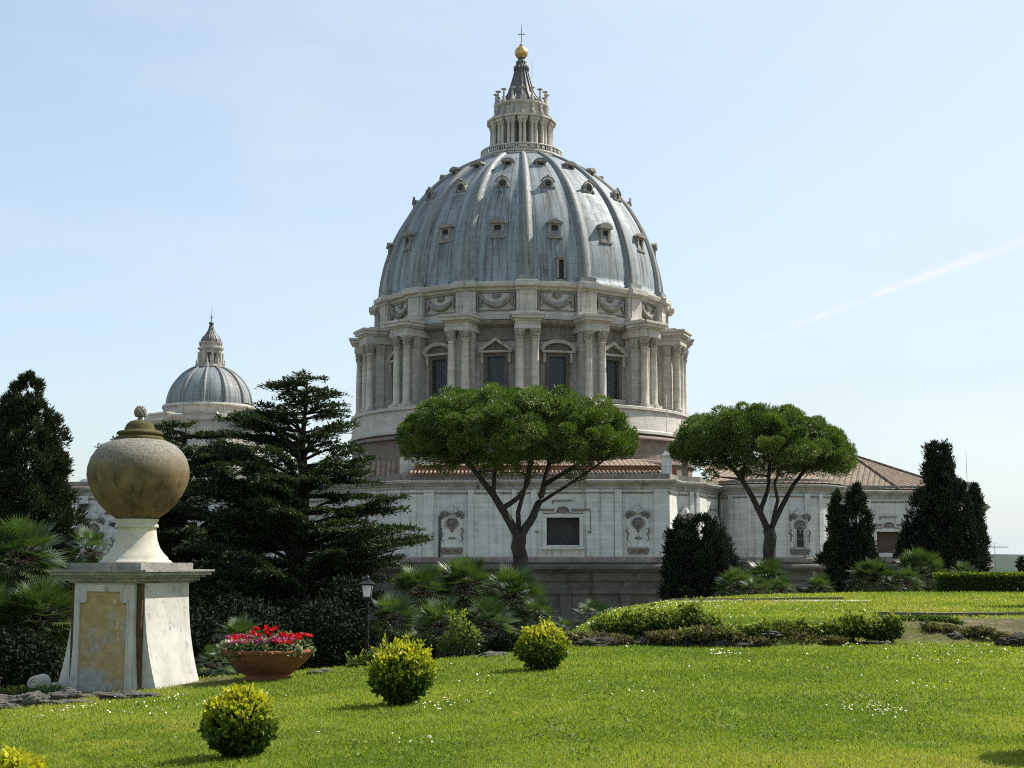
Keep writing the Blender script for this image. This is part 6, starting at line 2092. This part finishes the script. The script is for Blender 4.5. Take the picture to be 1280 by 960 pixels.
for sx in (-1, 1):
    for sy in (-1, 1):
        mb.tube([(lx + sx * wb, LY + sy * wb, z0), (lx + sx * wt, LY + sy * wt, z1)], .012, 5)
mb.taper((lx, LY), (2 * wb + .05, 2 * wb + .05), (2 * wb + .02, 2 * wb + .02), z0 - .04, z0)
mb.taper((lx, LY), (.12, .12), (2 * wb, 2 * wb), z0 - .1, z0 - .04)
mb.taper((lx, LY), (2 * wt + .06, 2 * wt + .06), (2 * wt + .1, 2 * wt + .1), z1, z1 + .035)
mb.build('lantern_frame', M['iron'], lamp)
mb = MB()
mb.taper((lx, LY), (2 * wt + .08, 2 * wt + .08), (.14, .14), z1 + .036, zt(725.5))
mb.lathe([(.06, zt(725.6)), (.075, zt(724.5)), (.04, zt(723.5)), (.06, zt(722)), (.045, zt(720.5)), (.0, zt(719))], 12, (lx, LY))
mb.build('cap', M['iron'], lamp)
gm, nt, b, out = _mat('milky_glass')
b.inputs['Base Color'].default_value = (.72, .74, .74, 1); b.inputs['Roughness'].default_value = .3
tr = N(nt, 'ShaderNodeBsdfTranslucent'); tr.inputs['Color'].default_value = (.85, .87, .87, 1)
mx = N(nt, 'ShaderNodeMixShader'); mx.inputs[0].default_value = .55
nt.links.new(b.outputs[0], mx.inputs[1]); nt.links.new(tr.outputs[0], mx.inputs[2]); nt.links.new(mx.outputs[0], out.inputs['Surface'])
mb = MB()
q = [(-1, -1), (1, -1), (1, 1), (-1, 1)]
for i in range(4):
    a, c_ = q[i], q[(i + 1) % 4]
    mb.add([(lx + a[0] * wb, LY + a[1] * wb, z0), (lx + c_[0] * wb, LY + c_[1] * wb, z0), (lx + c_[0] * wt, LY + c_[1] * wt, z1), (lx + a[0] * wt, LY + a[1] * wt, z1)], [(0, 1, 2, 3)])
mb.build('glass_panes', gm, lamp)

# ================================================================ FAR CRANE
cy_ = 1500.0
c0 = P(1243, 684, cy_)
crane = empty('tower_crane', (c0.x, cy_, -16), 'tiny pale tower crane on the horizon right of the largest cypress', 'crane')
def truss(mb, a, b_, w, nseg):
    a, b_ = Vector(a), Vector(b_)
    d = (b_ - a).normalized(); s = d.cross(Vector((0, 1, 0.01))).normalized() * w; t = d.cross(s).normalized() * w
    cs = [s, -s, t]
    for c_ in cs: mb.tube([a + c_, b_ + c_], w * .16, 4)
    for i in range(nseg):
        p, q_ = a.lerp(b_, i / nseg), a.lerp(b_, (i + 1) / nseg)
        for k in range(3): mb.tube([p + cs[k], q_ + cs[(k + 1) % 3]], w * .10, 4)
mb = MB(); truss(mb, (c0.x, cy_, -16), (c0.x, cy_, c0.z + 4), 0.5, 14)
mb.build('mast', M['paleiron'], crane)
mb = MB(); truss(mb, (X(1233, cy_), cy_, c0.z), (X(1264, cy_), cy_ + 6, c0.z + .6), .7, 16)
mb.tube([(c0.x, cy_, c0.z + 5), (X(1258, cy_), cy_ + 4, c0.z + .8)], .12, 4); mb.tube([(c0.x, cy_, c0.z + 5), (X(1234, cy_), cy_, c0.z + .5)], .12, 4)
mb.build('jib', M['paleiron'], crane)
# ================================================================ HAZE
m = bpy.data.materials.new('haze'); m.use_nodes = True
nt = m.node_tree; nt.nodes.clear()
out = nt.nodes.new('ShaderNodeOutputMaterial')
pv = nt.nodes.new('ShaderNodeVolumePrincipled')
pv.inputs['Color'].default_value = (0.86, 0.92, 1.0, 1)
pv.inputs['Density'].default_value = 1.3e-5
pv.inputs['Anisotropy'].default_value = 0.2
nt.links.new(pv.outputs[0], out.inputs['Volume'])
mb = MB()
mb.box(-9200 - 700, 9200 + 700, -260, 13500, -32, 104)
tag(mb.build('haze', m), kind='stuff')
# ================================================================ VISITORS ON THE LANTERN BALCONY
def visitor(seed):
    """standing figure grown as one skin surface, about 1.7 m tall, origin at the feet"""
    rd = random.Random(seed)
    V_ = [(0, 0, .92), (0, 0, 1.18), (0, 0, 1.40), (0, -.01, 1.50), (0, -.015, 1.60), (0, -.01, 1.70),
          (-.18, 0, 1.40), (-.23, -.03, 1.15), (-.20, -.20, 1.02), (.18, 0, 1.40), (.23, -.03, 1.15), (.20, -.20, 1.02),
          (-.09, 0, .86), (-.10, -.01, .47), (-.10, .02, .08), (-.10, -.10, .03), (.09, 0, .86), (.10, -.01, .47), (.10, .02, .08), (.10, -.10, .03)]
    E_ = [(0, 1), (1, 2), (2, 3), (3, 4), (4, 5), (2, 6), (6, 7), (7, 8), (2, 9), (9, 10), (10, 11), (0, 12), (12, 13), (13, 14), (14, 15), (0, 16), (16, 17), (17, 18), (18, 19)]
    rad = [.15, .14, .16, .06, .10, .08, .07, .05, .04, .07, .05, .04, .10, .07, .05, .04, .10, .07, .05, .04]
    me = bpy.data.meshes.new('person')
    me.from_pydata(V_, E_, [])
    o = bpy.data.objects.new('person', me); C.objects.link(o)
    sk = o.modifiers.new('skin', 'SKIN'); sb = o.modifiers.new('sub', 'SUBSURF'); sb.levels = sb.render_levels = 1
    for i, r in enumerate(rad): me.skin_vertices[0].data[i].radius = (r, r)
    me.skin_vertices[0].data[0].use_root = True
    return o
cloth = [plain('dark_jacket', (0.03, 0.03, 0.035), .9), plain('red_jacket', (0.25, 0.03, 0.025), .9), plain('pale_shirt', (0.45, 0.44, 0.42), .9), plain('blue_jacket', (0.03, 0.05, 0.12), .9)]
protos_ = []
for i in range(4):
    o = visitor(i); o.data.materials.append(cloth[i]); protos_.append(o)
spots_ = [-62, -55, -47, -40, -33, -24, 22, 30, 37, 41, 47, 54, 60, 66]
GP = 'visitors at the balustrade of the lantern'
LB = {0: 'person in dark clothes standing at the balustrade under the lantern', 1: 'person in a red jacket standing at the balustrade under the lantern', 2: 'person in a pale shirt standing at the balustrade under the lantern', 3: 'person in a blue jacket standing at the balustrade under the lantern'}
seen_ = set()
for i, a in enumerate(spots_):
    k = (0, 3, 0, 2, 0, 1, 0, 0, 3, 2, 0, 1, 0, 3)[i]
    if k in seen_:
        o = protos_[k].copy(); C.objects.link(o)
    else:
        o = protos_[k]; seen_.add(k)
    a_ = R(a)
    o.location = (AX + 6.85 * math.sin(a_), AY - 6.85 * math.cos(a_), lz(72.5))
    o.rotation_euler = (0, 0, a_)
    o['label'] = LB[k]; o['category'] = 'person'; o['group'] = GP
